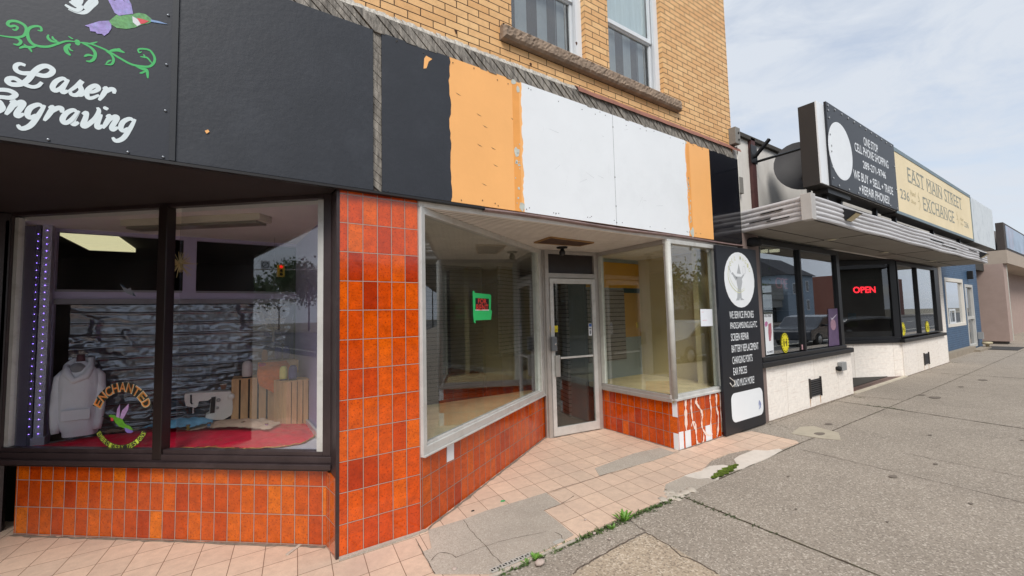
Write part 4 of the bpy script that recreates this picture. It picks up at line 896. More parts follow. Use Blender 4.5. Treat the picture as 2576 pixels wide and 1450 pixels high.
PD = PF((e0[0]+nD[0]*.027, e0[1]+nD[1]*.027, 0), (dD[0], dD[1], 0), n=(nD[0], nD[1], 0))
def onD(x, y):
    p = V(*Z(x, y, 1950, 780, 1.5756), (e0[0]+nD[0]*.027, e0[1]+nD[1]*.027), (e1[0]+nD[0]*.027, e1[1]+nD[1]*.027)); return ((p[0]-e0[0])*dD[0]+(p[1]-e0[1])*dD[1], p[2])
yellow_v = mat('yellow_vinyl', 'd8c81e', .5, .03)
st = thing('door_sticker', 'small yellow sticker with red heading on the left of the glass door', 'sticker', (3.75, 1.3, 1.4))
t = MB(); poly(t, [(166, 698), (223, 696), (223, 734), (166, 736)], 0, onD, PD); t.build('backing', yellow_v, st)
t = MB(); a1 = onD(171, 713); a2 = onD(200, 702); put_text(t, PD, 'RULE', a1[0], a2[0], a1[1], a2[1], .03, 0, .002)
t.build('lettering', mat('signal_red', 'e23a30'), st)
t = MB(); a1 = onD(170, 722); a2 = onD(220, 716); put_text(t, PD, 'THIS PROPERTY HAS', a1[0], a2[0], a1[1], a2[1], .02, 0, .002); a1 = onD(170, 731); a2 = onD(220, 724); put_text(t, PD, 'VIDEO SURVEILLANCE', a1[0], a2[0], a1[1], a2[1], .02, 0, .002); t.build('lettering', matte_black, st)
st = thing('door_sticker', 'small pale blue sticker below the yellow one on the glass door', 'sticker', (3.75, 1.3, 1.2))
t = MB(); poly(t, [(168, 762), (199, 762), (200, 803), (168, 805)], 0, onD, PD); t.build('backing', mat('pale_blue_vinyl', '8aa8d0', .5, .2, 60), st)
t = MB(); poly(t, [(173, 776), (194, 775), (190, 795), (176, 796)], .0014, onD, PD); t.build('emblem', mat('sticker_blue', '3a5c9c', .5), st)
st = thing('door_sticker', 'white sticker strip with blue top on the right edge of the glass door', 'sticker', (4.3, 1.23, 1.3))
t = MB(); poly(t, [(405, 683), (423, 683), (425, 754), (407, 755)], 0, onD, PD); t.build('backing', white_board, st)
t = MB(); poly(t, [(407, 685), (422, 685), (422, 702), (407, 702)], .0014, onD, PD); t.build('emblem', mat('sticker_blue2', '3561a8', .5), st)
t = MB(); poly(t, [(409, 708), (421, 708), (421, 718), (409, 718)], .0014, onD, PD); poly(t, [(411, 724), (420, 724), (420, 744), (415, 748), (411, 740)], .0014, onD, PD); t.build('emblem', mat('sticker_grey', '6a6f78', .5), st)
o = MB().plate([(p[0], .0115, p[2]) for p in (F(*Z(x, y, 1950, 780, 1.5756), 0) for x, y in ((1070, 598), (1140, 598), (1144, 698), (1074, 700)))], (0, -1, 0), .0008).build('paper_notice', mat('white_paper', 'dfe2e8', .7, .02))
tag(o, 'white sheet of paper taped inside the right end window', 'notice')
pk = MB(); pfp = PF((0, .0106, 0), (1, 0, 0)); a1 = F(*Z(1084, 668, 1950, 780, 1.5756), 0); put_text(pk, pfp, 'NOTICE', a1[0], a1[0]+.1, a1[2], a1[2]+.012, .02, 0, 0); a1 = F(*Z(1078, 618, 1950, 780, 1.5756), 0); put_text(pk, pfp, 'Notice', a1[0], a1[0]+.05, a1[2], a1[2]+.012, .01, 0, 0)
pk.build('lettering', mat('faint_pink', 'd99aa4', .7), o)

# ------------------------------------------------------------------ cell shop sign board by the pillar
cs = thing('service_sign_board', 'tall black board with white disc and phone service list leaning between the shops', 'sign board', (5.9, -.1, 0))
MB().box(5.392, 6.437, -.098, -.062, .02, 2.487).build('board', mat('navy_black_board', '14161e', .4, .1, 3, .05, 40), cs, bevel=.002)
pf5 = PF((0, -.0985, 0), (1, 0, 0)); t = MB(); disc(t, pf5, 5.945, 2.04, .392, .382, .0); t.build('disc', white_board, cs)
bx = MB(); P = []
for (cx_, cz_, a0) in ((6.29, .445, 0), (5.645, .445, 90), (5.645, .25, 180), (6.29, .25, 270)):
    for i in range(6): a = math.radians(a0+i*18); P.append((cx_+.09*math.cos(a), -.0985, cz_+.09*math.sin(a)))
bx.plate(P, (0, -1, 0), .002); bx.build('blank_panel', white_board, cs)
t = MB(); y0 = 1.54
cmx = lambda x, y: (lambda g: (g[0], g[2]))(F(*Z(x, y, 2680, 880, 1.907), -.0985))
for txt, (xa, ya), (xb, yb) in (('WE SERVICE IPHONES', (107, 602), (277, 563)), ('IPADS,SAMSUNG,LG,HTC', (113, 682), (302, 640)), ('SCREEN REPAIR', (118, 762), (243, 727)), ('BATTERY REPLACEMENT', (123, 845), (312, 795)), ('CHARGING PORTS', (128, 928), (270, 886)), ('EAR PIECES', (135, 1008), (230, 968)), ('AND MUCH MORE!', (141, 1092), (283, 1045))):
    A_ = cmx(xa, ya); B_ = cmx(xb, yb); hgt = .105; zc = (A_[1]+B_[1])/2+.0
    t = MB(); put_text(t, pf5, txt, A_[0], B_[0], A_[1]-.0, A_[1]+.098, .004, 0, .001); t.build('lettering', white_board, cs)
wz = MB(); gry = mat('faded_grey_print', 'a9acb0', .6, .05)
for pts in ([(170, 208), (158, 278), (186, 282)], [(152, 300), (190, 302), (196, 340), (188, 390), (192, 455), (160, 458), (164, 380), (156, 340)], [(150, 330), (128, 290), (118, 280), (126, 268), (140, 288), (160, 308)], [(192, 320), (204, 300), (210, 290), (202, 286), (190, 300)], [(158, 456), (178, 456), (176, 470), (152, 472)], [(182, 454), (196, 456), (212, 468), (184, 470)]):
    poly(wz, pts, .002, cmx, pf5)
stroke(wz, pf5, [cmx(*q) for q in ((99, 215), (106, 250), (118, 278))], .012, .0035)
stroke(wz, pf5, [cmx(*q) for q in ((199, 232), (213, 228), (216, 276), (201, 280), (199, 232))], .006, .0035)
wz.build('emblem', gry, cs)
wz = MB(); stroke(wz, pf5, [cmx(*q) for q in ((100, 225), (94, 300), (120, 370), (170, 415), (215, 395))], .014, .003); stroke(wz, pf5, [cmx(*q) for q in ((100, 225), (108, 310), (140, 370), (180, 400), (215, 380))], .006, .003)
for i, c in enumerate('CELL MAGIC'):
    if c == ' ': continue
    th = math.radians(150-i*13.5); put_text(wz, pf5, c, 5.945+.31*math.cos(th)-.02, 5.945+.31*math.cos(th)+.02, 2.04+.31*math.sin(th)-.028, 2.04+.31*math.sin(th)+.028, .01, 0, .003)
wz.build('emblem', mat('faded_yellow_print', 'c9cba6', .6), cs)
wz = MB()
for i in range(7): stroke(wz, pf5, [(6.24+.02*(i % 3)+rr5.uniform(0, .04), .24+rr5.uniform(0, .13)) for _ in range(5)], .004, .003)
wz.build('scribble', mat('blue_marker', '5a6fb0', .6), cs)
o = MB().tube([(5.52+.02*math.sin(z_*3), -.075-.01*math.cos(z_*5), z_) for z_ in [1.6-.1*i for i in range(9)]]+[(5.56, -.1, .74), (5.60, -.13, .70), (5.61, -.13, .66), (5.57, -.12, .63), (5.545, -.1, .68)], .006, 6).build('loose_cable', mat('white_cable', 'c4c0b8', .5)); tag(o, 'loose white cable looping beside the black service board', 'cable')

# ------------------------------------------------------------------ cell shop building
CS = thing('shop_building', 'low shop with white travertine base, black framed windows and grey slatted canopy', 'building', (11.8, 0, 0))
MB().box(6.30, 9.98, -.03, .14, 0, .782).build('travertine_base', wall_trav, CS)
MB().box(13.2, 16.99, -.03, .14, 0, .782).build('travertine_base', wall_trav, CS)
MB().box(16.99, 17.34, -.032, .5, 0, 2.73).build('travertine_pier', wall_trav, CS)
MB().obox((11.05, 1.20), (13.2, -.005), 0, .782, 0, .12).build('travertine_base', wall_trav, CS)
lm = MB(); lm.prism([(6.45, -.03), (6.45, -.10), (9.93, -.10), (10.03, -.06), (10.03, .10), (6.45, .10)], .785, .862); lm.box(6.55, 9.72, -.06, .06, .8625, .93); lm.build('window_ledge', black_m, CS, bevel=.006)
lm = MB(); lm.obox((11.05, 1.20), (13.16, .018), .785, .862, -.06, .1); lm.obox((11.05, 1.20), (13.2, -.005), .8625, .90, -.02, .08); lm.box(13.10, 16.99, -.10, .10, .785, .864); lm.build('window_ledge', black_m, CS, bevel=.006)
for (xa, xb, ms_, nm) in ((6.66, 9.74, (8.03,), 0), (13.22, 16.95, (14.80,), 1)):
    f_ = MB(); frame_ring(f_, (xa, -.03), (xb, -.03), .90, 2.69, .05, .14 if not nm else .42, .03, .08, 0, .09)
    for m_ in ms_: f_.box(m_, m_+.05, -.035, .06, .93, 2.61)
    fo = f_.build('shop_window', black_m, CS, bevel=.003)
    MB().box(xa+.05, xb-.14, .012, .018, .93, 2.61).build('pane', glass_mat('shop_glass', (.62, .65, .66), 1.0, .20), fo)
f_ = MB(); frame_ring(f_, (11.05, 1.20), (13.2, -.005), .90, 2.72, .06, .16, .03, .1, -.01, .08); fo = f_.build('shop_window', black_m, CS, bevel=.003)
MB().obox((11.1, 1.17), (13.1, .05), .93, 2.62, .02, .026).build('pane', glass_mat('recess_glass', (.45, .47, .48), 1.0, .10), fo)
MB().box(9.9, 11.1, 1.2, 1.28, 0, 2.72).build('recess_wall', black_m, CS)
MB().obox((9.98, .14), (9.9, 1.2), 0, 2.72, -.05, 0).build('recess_wall', black_m, CS)
MB().box(6.20, 6.66, -.035, .1, 0, 2.73).build('corner_pier', mat('taupe_pier', '7b6b65', .7, .1, 3), CS)
MB().prism([(9.98, .0), (13.2, 0), (11.05, 1.25), (9.98, 1.25)], .001, .008).build('entry_floor', dark_floor, CS)
MB().box(9.98, 13.2, -.075, 0.0, -.01, .02).build('threshold', mat('pale_threshold', 'c2b8a6', .7, .1, 5, .2, 40), CS)
MB().prism([G(*Z(x, y, 3000, 850, 2.231))[:2] for x, y in ((560, 1240), (775, 1255))]+[(12.98, .22), (12.8, .66)], .01, .13).build('step_block', mat('concrete_block', '8d857b', .85, .1, 10, .3, 50), CS)
MB().box(6.2, 17.3, 0.14, 9, 2.735, 3.0).build('roof_slab', mat('roof_dark', '3a3834', .9), CS)
MB().box(6.15, 17.3, 8.9, 9.0, 0, 2.73).build('interior_back', mat('dark_shop_back', '2a2a2e', .9), CS)
MB().box(6.15, 17.3, .2, 8.9, -.0, .02).build('interior_floor', mat('dark_shop_floor', '35332f', .9), CS)
MB().box(6.3, 9.9, 3.2, 3.25, 0, 2.7).build('interior_partition', mat('shop_partition', '4d4f53', .9, .1, 3), CS)
sh_ = MB()
for i in range(4): sh_.box(8.2, 9.5, .5, .8, .95+i*.32, .97+i*.32)
sh_.build('shelf', mat('shelf_grey', '888a8c', .7), CS)
# wall above canopy
up2 = MB(); up2.box(6.2, 9.6, .03, .12, 2.75, 4.20); up2.box(9.6, 17.3, .03, .12, 2.75, 4.05)
up2.build('upper_wall', mat('stained_white_wall', 'd8d4ce', .7, .05, 3, .2, 20, dirt='a89c94', dscale=4, damt=.4, stretch=(1, 1, .35)), CS)
cp = MB(); cp.box(6.16, 17.3, -.02, .2, 4.20, 4.26)
cp.build('parapet_cap', mat('dark_roof_edge', '3f3b36', .9, .3, 8), CS)
MB().box(6.66, 6.78, -.02, .028, 2.9, 4.24).build('steel_post', mat('rusty_post', '4a2a28', .6, .3, 6), CS)
# canopy
CX0, CX1, CY = 6.08, 17.28, -.95
CXS = lambda y: CX0+.17*(y-CY)/(0-CY)      # the end of the canopy runs slightly askew
cv = MB(); cv.prism([(CXS(CY+.03)+.02, CY+.03), (CX1-.03, CY+.03), (CX1-.03, .0), (CXS(0)+.02, .0)], 2.735, 2.748)
cv.build('canopy_soffit', mat('canopy_soffit_grey', '8c877f', .8, .12, 2, .05, 10, dirt='6d6860', dscale=1.5), CS)
cl = MB(); nb = 5; hb_ = (3.045-2.735)/nb
def slat_profile(n=5):
    out = []
    for b_ in range(nb):
        for i in range(5):
            a = PI*i/4; out.append((-.020*math.sin(a)**.7 if 0 < i < 4 else 0.0, 2.735+hb_*(b_+i/4)))
    return out
pr = slat_profile(); vs = []; ns = 60; r6 = random.Random(4)
for i in range(ns+1):
    x = CX0+(CX1-CX0)*i/ns
    for j, (dy, z) in enumerate(pr):
        sag = .012*math.sin(i*.5)+(.02*math.exp(-((x-12.6)/1.1)**2)*(1 if j > 12 else -.3))
        vs.append((x, CY+dy+r6.uniform(-.0015, .0015), z+sag*.5))
m_ = len(pr); cl.add(vs, [(i*m_+j, (i+1)*m_+j, (i+1)*m_+j+1, i*m_+j+1) for i in range(ns) for j in range(m_-1)])
vs = []
for i in range(13):
    y = CY+(0-CY)*i/12
    for (dy, z) in pr: vs.append((CXS(y)+dy, y, z))
cl.add(vs, [(i*m_+j, (i+1)*m_+j, (i+1)*m_+j+1, i*m_+j+1) for i in range(12) for j in range(m_-1)])
cl.build('canopy_slats', mat('grey_canopy_slats', 'c2c0c1', .5, .12, 1.5, .05, 20, dirt='8a8580', dscale=2.2, damt=.5, stretch=(.4, 3, 3)), CS)
MB().box(CX0-.03, CX0+.10, CY-.03, CY+.09, 2.728, 3.06).build('canopy_corner', mat('canopy_corner_grey', 'b2aeaa', .5, .1, 5), CS, bevel=.004)
MB().prism([(CXS(CY+.05)+.03, CY+.05), (CX1-.02, CY+.05), (CX1-.02, 0), (CXS(0)+.03, 0)], 3.025, 3.045).build('canopy_top', mat('canopy_top_dirty', '6a665f', .9, .2, 5), CS)
gpk = MB()
for (xa, xb, zz) in ((11.6, 12.6, 2.92), (12.4, 13.7, 2.87), (15.0, 15.9, 2.95)): gpk.box(xa, xb, CY-.025, CY-.002, zz, zz+.016)
for yy, zz in ((-.62, 2.93), (-.45, 2.84), (-.7, 2.81)): gpk.obox((CXS(yy)-.026, yy), (CXS(yy+.3)-.026, yy+.3), zz, zz+.010, -.02, .003)
gpk.build('slat_gap', gap_m, CS)
sj = MB(); sj.box(8.2, 8.215, CY+.03, 0, 2.730, 2.7355); sj.box(11.9, 11.915, CY+.03, 0, 2.730, 2.7355); sj.box(15.2, 15.215, CY+.03, 0, 2.73, 2.7355); sj.box(CX0+.17, CX1, -.36, -.35, 2.730, 2.7355); sj.build('soffit_joint', gap_m, CS)
for i, (x_, y_) in enumerate([(8.2, -.45), (11.2, -.35), (14.6, -.4)]):
    o = thing('recessed_light', ['round recessed downlight nearest the black service board', 'round recessed downlight over the cell shop entrance', 'round recessed downlight over the far cell shop window'][i], 'light', (x_+.0, y_, 2.73), 'downlights under the grey canopy')
    MB().lathe((x_, y_, 2.731), [(.10, .003), (.10, -.006), (.075, -.008), (.07, .0)], 24).build('ring', mat('light_ring', '9a958a', .5), o)
    MB().lathe((x_, y_, 2.728), [(.068, .0), (.05, -.012), (.01, -.016)], 20).build('bulb', mat('bulb_pale', 'c9c2a8', .4), o)
# floodlights on the canopy
for i, x_ in enumerate((7.25, 16.35)):
    o = thing('floodlight', ['small floodlight on the canopy edge below the cell phone sign', 'small floodlight at the far end of the grey canopy'][i], 'light', (x_, CY, 2.9), 'floodlights on the grey canopy')
    MB().add([(x_-.12, CY-.01, 3.0), (x_+.12, CY-.01, 3.0), (x_+.12, CY-.16, 2.92), (x_-.12, CY-.16, 2.92), (x_-.12, CY-.01, 2.82), (x_+.12, CY-.01, 2.82)], [(0, 1, 2, 3), (3, 2, 5, 4), (0, 3, 4), (1, 5, 2), (0, 4, 5, 1)]).build('housing', black_m, o)
    MB().add([(x_-.10, CY-.145, 2.905), (x_+.10, CY-.145, 2.905), (x_+.10, CY-.035, 2.825), (x_-.10, CY-.035, 2.825)], [(0, 1, 2, 3)]).build('lens', mat('lens_cream', 'c9b98a', .3), o)
# vents with rust streaks
for i, (xa, xb, za, zb) in enumerate(((8.08, 8.50, .17, .44), (14.82, 15.24, .14, .40))):
    vt = MB(); vt.box(xa, xb, -.036, -.031, za, zb); vo_ = vt.build('wall_vent', matte_black, CS)
    v2 = MB(); 
    for j in range(8):
        zc = za+.02+j*(zb-za-.03)/7; v2.add([(xa+.01, -.038, zc), (xb-.01, -.038, zc), (xb-.01, -.052, zc-.016), (xa+.01, -.052, zc-.016)], [(0, 1, 2, 3)])
    v2.box(xa-.015, xa+.01, -.055, -.031, za-.02, zb+.03); v2.box(xb-.01, xb+.015, -.055, -.031, za-.02, zb+.03); v2.build('louvre', mat('louvre_dark', '2a2522', .6), vo_)
    st_ = MB(); st_.plate([(xa-.01, -.0305, za-.02), (xa+.02, -.0305, za-.02), (xa+.012, -.0305, za-.16), (xa, -.0305, za-.16)], (0, -1, 0), .001); st_.plate([(xb-.03, -.0305, za-.02), (xb, -.0305, za-.02), (xb-.006, -.0305, za-.15), (xb-.02, -.0305, za-.15)], (0, -1, 0), .001)
    st_.build('rust_streak', mat('rust_streak', 'b98c5c', .8, .3, 20), CS)
eb = thing('junction_box', 'small grey electrical box with black knob on the travertine base', 'electrical box', (9.4, -.05, .5))
MB().box(9.30, 9.50, -.11, -.032, .49, .64).build('box', mat('box_grey', '8f9090', .5, .05, 5), eb, bevel=.008)
MB().lathe((9.235, -.07, .535), [(.04, -.035), (.045, 0), (.03, .05)], 12, axis='y').build('knob', matte_black, eb)

# sign cabinet above the canopy
def cab(name, label, x0, x1, z0, z1, yf, yb, shell):
    t_ = thing(name, label, 'sign', ((x0+x1)/2, (yf+yb)/2, z0), 'box signs along the canopy top'); MB().box(x0, x1, yf, yb, z0, z1).build('cabinet', shell, t_, bevel=.004); return t_
dark_cab = mat('dark_cabinet', '2d2927', .6, .1, 3)
SX0 = 6.46
sg1 = cab('box_sign', 'black box sign with blank white disc reading ONE STOP CELL PHONE SHOPPING', SX0, 9.56, 3.235, 4.345, -.945, -.745, dark_cab)
MB().box(SX0+.002, 9.55, -.962, -.9455, 3.25, 4.35).build('face', white_board, sg1)
MB().box(6.70, 9.555, -.992, -.9625, 3.245, 4.395).build('panel', mat('sign_black_panel', '1d1f25', .4, .1, 2, .03, 30), sg1, bevel=.003)
PS = PF((0, -.9925, 0), (1, 0, 0)); t = MB(); disc(t, PS, 7.105, 3.785, .425, .405, 0, 40); t.build('disc', white_board, sg1)
t = MB()
for txt, xa, xb, za in (('ONE STOP', 8.06, 8.70, 4.075), ('CELL PHONE SHOPPING', 7.66, 9.17, 3.905), ('289-271-9746', 7.95, 8.99, 3.70), ('WE BUY', 7.53, 8.14, 3.475), ('SELL', 8.33, 8.68, 3.475), ('TRADE', 8.87, 9.30, 3.475), ('REPAIR PHONES!', 7.83, 9.07, 3.29)):
    t = MB(); put_text(t, PS, txt, xa, xb, za, za+(.135 if txt[0] != '2' else .12), .012, 0, .001); t.build('lettering', white_board, sg1)
t = MB()
for (sx_, sz_) in ((8.235, 3.54), (8.775, 3.54), (7.75, 3.355)):
    P = [PS.p(sx_+(.05 if i % 2 == 0 else .02)*math.sin(2*PI*i/10), sz_+(.045 if i % 2 == 0 else .018)*math.cos(2*PI*i/10), .001) for i in range(10)]
    t.add(P, [tuple(range(10))])
t.build('star', white_board, sg1)
bl = MB()
for x_, z_ in [(6.76+.24*i, 4.345) for i in range(12)]+[(6.76, 4.28), (6.77, 4.18), (6.76, 3.95), (6.78, 3.80), (6.77, 3.72), (6.77, 3.5), (6.77, 3.35)]+[(6.95+.36*i, 3.275) for i in range(8)]+[(9.5, 4.0), (9.5, 3.6)]:
    bl.lathe((x_, -.996, z_), [(.016, .003), (.014, -.004), (.006, -.006)], 8, axis='y')
bl.build('bolt', mat('bolt_pale', 'a5a8ab', .3, .1, 9, metal=.3), sg1)
sg2 = cab('box_sign', 'faded yellow box sign reading EAST MAIN STREET EXCHANGE', 9.561, 15.82, 3.215, 4.405, -.945, -.745, dark_cab)
FY = MB(); frame_ring(FY, (9.565, -.95), (15.80, -.95), 3.22, 4.405, .07, .05, .05, .07, -.01, .004); FY.build('frame', mat('blue_grey_frame', '6f7f86', .5, .1, 3), sg2)
MB().box(9.635, 15.75, -.952, -.946, 3.27, 4.335).build('face', mat('faded_yellow_face', 'e9d6ae', .5, .05, 1.5, .02, 10, dirt='dcc79a', dscale=.8), sg2)
t = MB(); PE = PF((0, -.9525, 0), (1, 0, 0))
def serif(txt, xa, xb, za, zb, bold=.0):
    put_text(t, PE, txt, xa, xb, za, zb, bold, 0, .001)
    n = len(txt); w_ = (xb-xa)/n
    for i, c in enumerate(txt):
        if c == ' ': continue
        for zz in (za, zb-.012): t.plate([PE.p(xa+w_*(i+.12), zz, .0022), PE.p(xa+w_*(i+.88), zz, .0022), PE.p(xa+w_*(i+.88), zz+.010, .0022), PE.p(xa+w_*(i+.12), zz+.010, .0022)] if c not in 'OCG' else [PE.p(xa+w_*(i+.4), zz, .0022), PE.p(xa+w_*(i+.6), zz, .0022), PE.p(xa+w_*(i+.6), zz+.008, .0022)], PE.n, .0005)
serif('EAST MAIN STREET', 10.42, 14.75, 3.90, 4.18, 0); serif('EXCHANGE', 11.32, 13.85, 3.48, 3.75, 0)
put_text(t, PE, '236', 9.88, 10.42, 3.52, 3.70, .01, 0, .001); put_text(t, PE, '236', 14.85, 15.32, 3.50, 3.64, .01, 0, .001)
t.build('lettering', mat('faded_grey_letter', '8f9084', .6, .15, 6), sg2)
t = MB(); put_text(t, PE, 'Hand', 10.5, 10.85, 3.66, 3.76, 0, .3, .001); put_text(t, PE, 'Shop', 10.52, 10.82, 3.5, 3.59, 0, .3, .001); put_text(t, PE, 'Hand', 14.45, 14.8, 3.62, 3.70, 0, .3, .001); put_text(t, PE, 'Shop', 14.45, 14.75, 3.50, 3.57, 0, .3, .001)
for sx_ in (11.02, 14.15):
    stroke(t, PE, [(sx_, 3.44), (sx_+.08, 3.58), (sx_, 3.72), (sx_+.05, 3.8)], .02, .001); stroke(t, PE, [(sx_-.06, 3.6), (sx_+.04, 3.62)], .02, .001); stroke(t, PE, [(sx_-.04, 3.72), (sx_+.06, 3.68)], .02, .001)
t.build('scrollwork', mat('faded_tan_print', 'b5a578', .6), sg2)
sg3 = cab('box_sign', 'blank peeling white box sign at the far end of the canopy', 15.83, 18.75, 3.20, 4.38, -.945, -.745, mat('cab_grey', '6a6864', .6))
MB().box(15.84, 18.74, -.958, -.946, 3.21, 4.37).build('face', mat('peeling_white', 'ccd2d6', .6, .05, 5, .3, 12, dirt='9aa3ac', dscale=3, damt=.7), sg3)
for x_ in (6.9, 7.4, 8.9, 9.9, 12.4, 14.8): MB().box(x_, x_+.06, -.86, -.80, 3.04, 3.169 if x_ < 7.5 else 3.234).build('sign_support', black_m, CS)
MB().box(6.75, 7.55, -.93, -.75, 3.17, 3.234).build('support_shelf', black_m, CS)
cg = MB(); cg.box(7.2, 16, -.72, -.70, 3.06, 3.20); cg.build('sign_backing', mat('pale_backing', 'c8c6c2', .7), CS)
# bracket, arm, satellite dish
br_ = thing('sign_bracket', 'black steel bracket and arm reaching from the wall to the box sign', 'bracket', (6.75, 0, 4.0))
MB().box(6.62, 6.80, -.035, -.021, 3.84, 4.12).build('plate', black_m, br_, bevel=.003)
MB().tube([(6.70, -.04, 3.93), (6.80, -.22, 4.17)], .028, 4, False).build('strut', black_m, br_)
MB().tube([(6.80, -.03, 3.885), (6.84, -.60, 3.90), (6.86, -.76, 3.92)], .02, 4, False).build('arm', black_m, br_)
dsh = thing('satellite_dish', 'dark satellite dish with mount standing behind the box sign', 'satellite dish', (7.3, -.4, 3.05))
dm_ = MB(); vs = []; dn = np.array((-.80, -.58, .12)); dn /= np.linalg.norm(dn); du = np.cross(dn, (0, 0, 1.)); du /= np.linalg.norm(du); dv = np.cross(du, dn); dc0 = np.array((7.32, -.42, 3.80))
for i in range(9):
    r = .37*i/8
    for k_ in range(28):
        a = 2*PI*k_/28; vs.append(tuple(dc0+du*r*math.sin(a)+dv*r*math.cos(a)*1.05-dn*.07*(1-(r/.37)**2)))
fs = [(i*28+k_, i*28+(k_+1) % 28, (i+1)*28+(k_+1) % 28, (i+1)*28+k_) for i in range(8) for k_ in range(28)]
dm_.add(vs, fs, True); o = dm_.build('reflector', mat('dish_grey', '4e4d4f', .5, .1, 4), dsh)
MB().tube([(7.28, -.44, 3.60), (7.14, -.56, 3.45), (7.10, -.58, 3.2), (7.2, -.5, 3.05)], .028, 8).build('mast', mat('mount_grey', '3f3f42', .5), dsh)
MB().blob((7.22, -.52, 3.58), .085, .06, .09, 6, .1, 3).build('mount', mat('mount_grey', '3f3f42', .5), dsh)
eb2 = thing('meter_box', 'small grey box with two black sockets at the top corner of the brick wall', 'electrical box', (6.1, -.03, 4.0))
MB().box(6.06, 6.19, -.10, -.0, 4.0, 4.24).build('box', mat('old_grey_box', '7e7b76', .6, .1, 8), eb2, bevel=.004)
for z_ in (4.06, 4.16): MB().lathe((6.14, -.103, z_), [(.014, -.006), (.014, .003)], 10, axis='y').build('socket', matte_black, eb2)
eb3 = thing('conduit_box', 'narrow grey conduit box on the stained white wall beside the black sign end', 'electrical box', (6.3, -.0, 3.3))
MB().box(6.24, 6.34, -.03, .028, 3.32, 3.56).build('box', mat('old_grey_box', '7e7b76'), eb3, bevel=.004)
MB().tube([(6.22, -.02, 2.7), (6.225, -.02, 3.3), (6.215, -.03, 4.0)], .008, 6).build('cable', mat('white_cable', 'c4c0b8'), eb3)
o = MB().lathe((6.42, -.08, 2.60), [(.02, -.06), (.11, -.05), (.10, .03), (.05, .07)], 14).build('wall_lamp', matte_black); at_base(o, (6.42, -.08, 2.55)); tag(o, 'dark round lamp under the canopy at the pier beside the service board', 'lamp')

# things in the cell shop windows
pw = lambda x, y: (lambda g: (g[0], g[2]))(F(*Z(x, y, 2680, 880, 1.907), -.012)); PWf = PF((0, .006, 0), (1, 0, 0))
def sticker_thing(name, label, cat, pts, m):
    o = thing(name, label, cat, (PWf.p(*pw(*pts[0]))[0], 0, 1)); t = MB(); poly(t, pts, 0, pw, PWf); t.build('sheet', m, o); return o
o = sticker_thing('poster', 'tall white BUY-SELL-TRADE poster at the left edge of the cell shop window', 'poster', [(346, 572), (421, 568), (432, 850), (370, 865)], white_board)
t = MB(); a1 = pw(350, 592); a2 = pw(412, 580); put_text(t, PWf, 'BUY-SELL-TRADE', a1[0], a2[0], a1[1], a2[1]+.02, .02, 0, .002); a1 = pw(384, 850); a2 = pw(428, 838); put_text(t, PWf, 'GAMES', a1[0], a2[0], a1[1], a2[1]+.02, .02, 0, .002); t.build('lettering', mat('dark_print', '4a4a55', .6), o)
t = MB(); poly(t, [(370, 625), (380, 620), (388, 630), (386, 650), (374, 662), (366, 645)], .0015, pw, PWf); t.build('print', mat('pink_print', 'b86f9c', .6), o)
t = MB(); poly(t, [(392, 640), (412, 632), (416, 700), (410, 760), (398, 762), (392, 700)], .0015, pw, PWf); t.build('print', mat('red_print', 'a86470', .6, .3, 30), o)
def round_notice(label, c, rx, rz):
    o = thing('window_decal', label, 'decal', (c[0], 0, c[1]-rz), 'round yellow distancing decals in the cell shop windows')
    t = MB(); disc(t, PWf, c[0], c[1], rx, rz, 0); t.build('disc', mat('decal_yellow', 'e0d21c', .5, .03), o)
    t = MB()
    for s_ in (-1, 1):
        disc(t, PWf, c[0]+s_*rx*.36, c[1]+rz*.33, rx*.09, rz*.09, .0022, 10); P = [(c[0]+s_*rx*.36-rx*.1, c[1]-rz*.35), (c[0]+s_*rx*.36+rx*.1, c[1]-rz*.35), (c[0]+s_*rx*.36+rx*.14, c[1]+rz*.2), (c[0]+s_*rx*.36-rx*.14, c[1]+rz*.2)]
        t.plate([PWf.p(*q, .0022) for q in P], PWf.n, .0005)
    for i in range(18):
        a = 2*PI*i/18; t.plate([PWf.p(c[0]+rx*r_*math.cos(a+d_), c[1]+rz*r_*math.sin(a+d_), .0022) for r_, d_ in ((.8, -.08), (.95, -.08), (.95, .08), (.8, .08))], PWf.n, .0005)
    put_text(t, PWf, '2M', c[0]-rx*.14, c[0]+rx*.14, c[1]-rz*.05, c[1]+rz*.15, .02, 0, .0023)
    t.build('print', matte_black, o)
round_notice('largest round yellow distancing decal beside the white poster', pw(513, 775), .125, .155)
z3 = lambda x, y: (lambda g: (g[0], g[2]))(F(*Z(x, y, 3000, 850, 2.231), 0))
round_notice('round yellow decal at the left of the far cell shop window', z3(866, 862), .17, .17)
round_notice('round yellow decal at the right of the far cell shop window', z3(1070, 845), .17, .17)
o = sticker_thing('window_sticker', 'small pink and white sticker by the mullion of the cell shop window', 'sticker', [(631, 788), (650, 786), (652, 822), (633, 824)], mat('pink_sticker', 'c99aa0', .6, .2, 80))
o = sticker_thing('poster', 'purple hanging poster at the right of the near cell shop window', 'poster', [(820, 532), (885, 528), (900, 790), (826, 800)], mat('purple_poster', '5d4a68', .6, .25, 8))
t = MB(); disc(t, PWf, pw(855, 645)[0], pw(855, 645)[1], .12, .10, .0015); t.build('print', mat('poster_glow', 'a07c8c', .6, .2, 20), o)
t = MB(); stroke(t, PWf, [pw(838, 590), pw(846, 605), pw(880, 570)], .02, .002); t.build('print', mat('white_print', 'c9c0cc', .6), o)
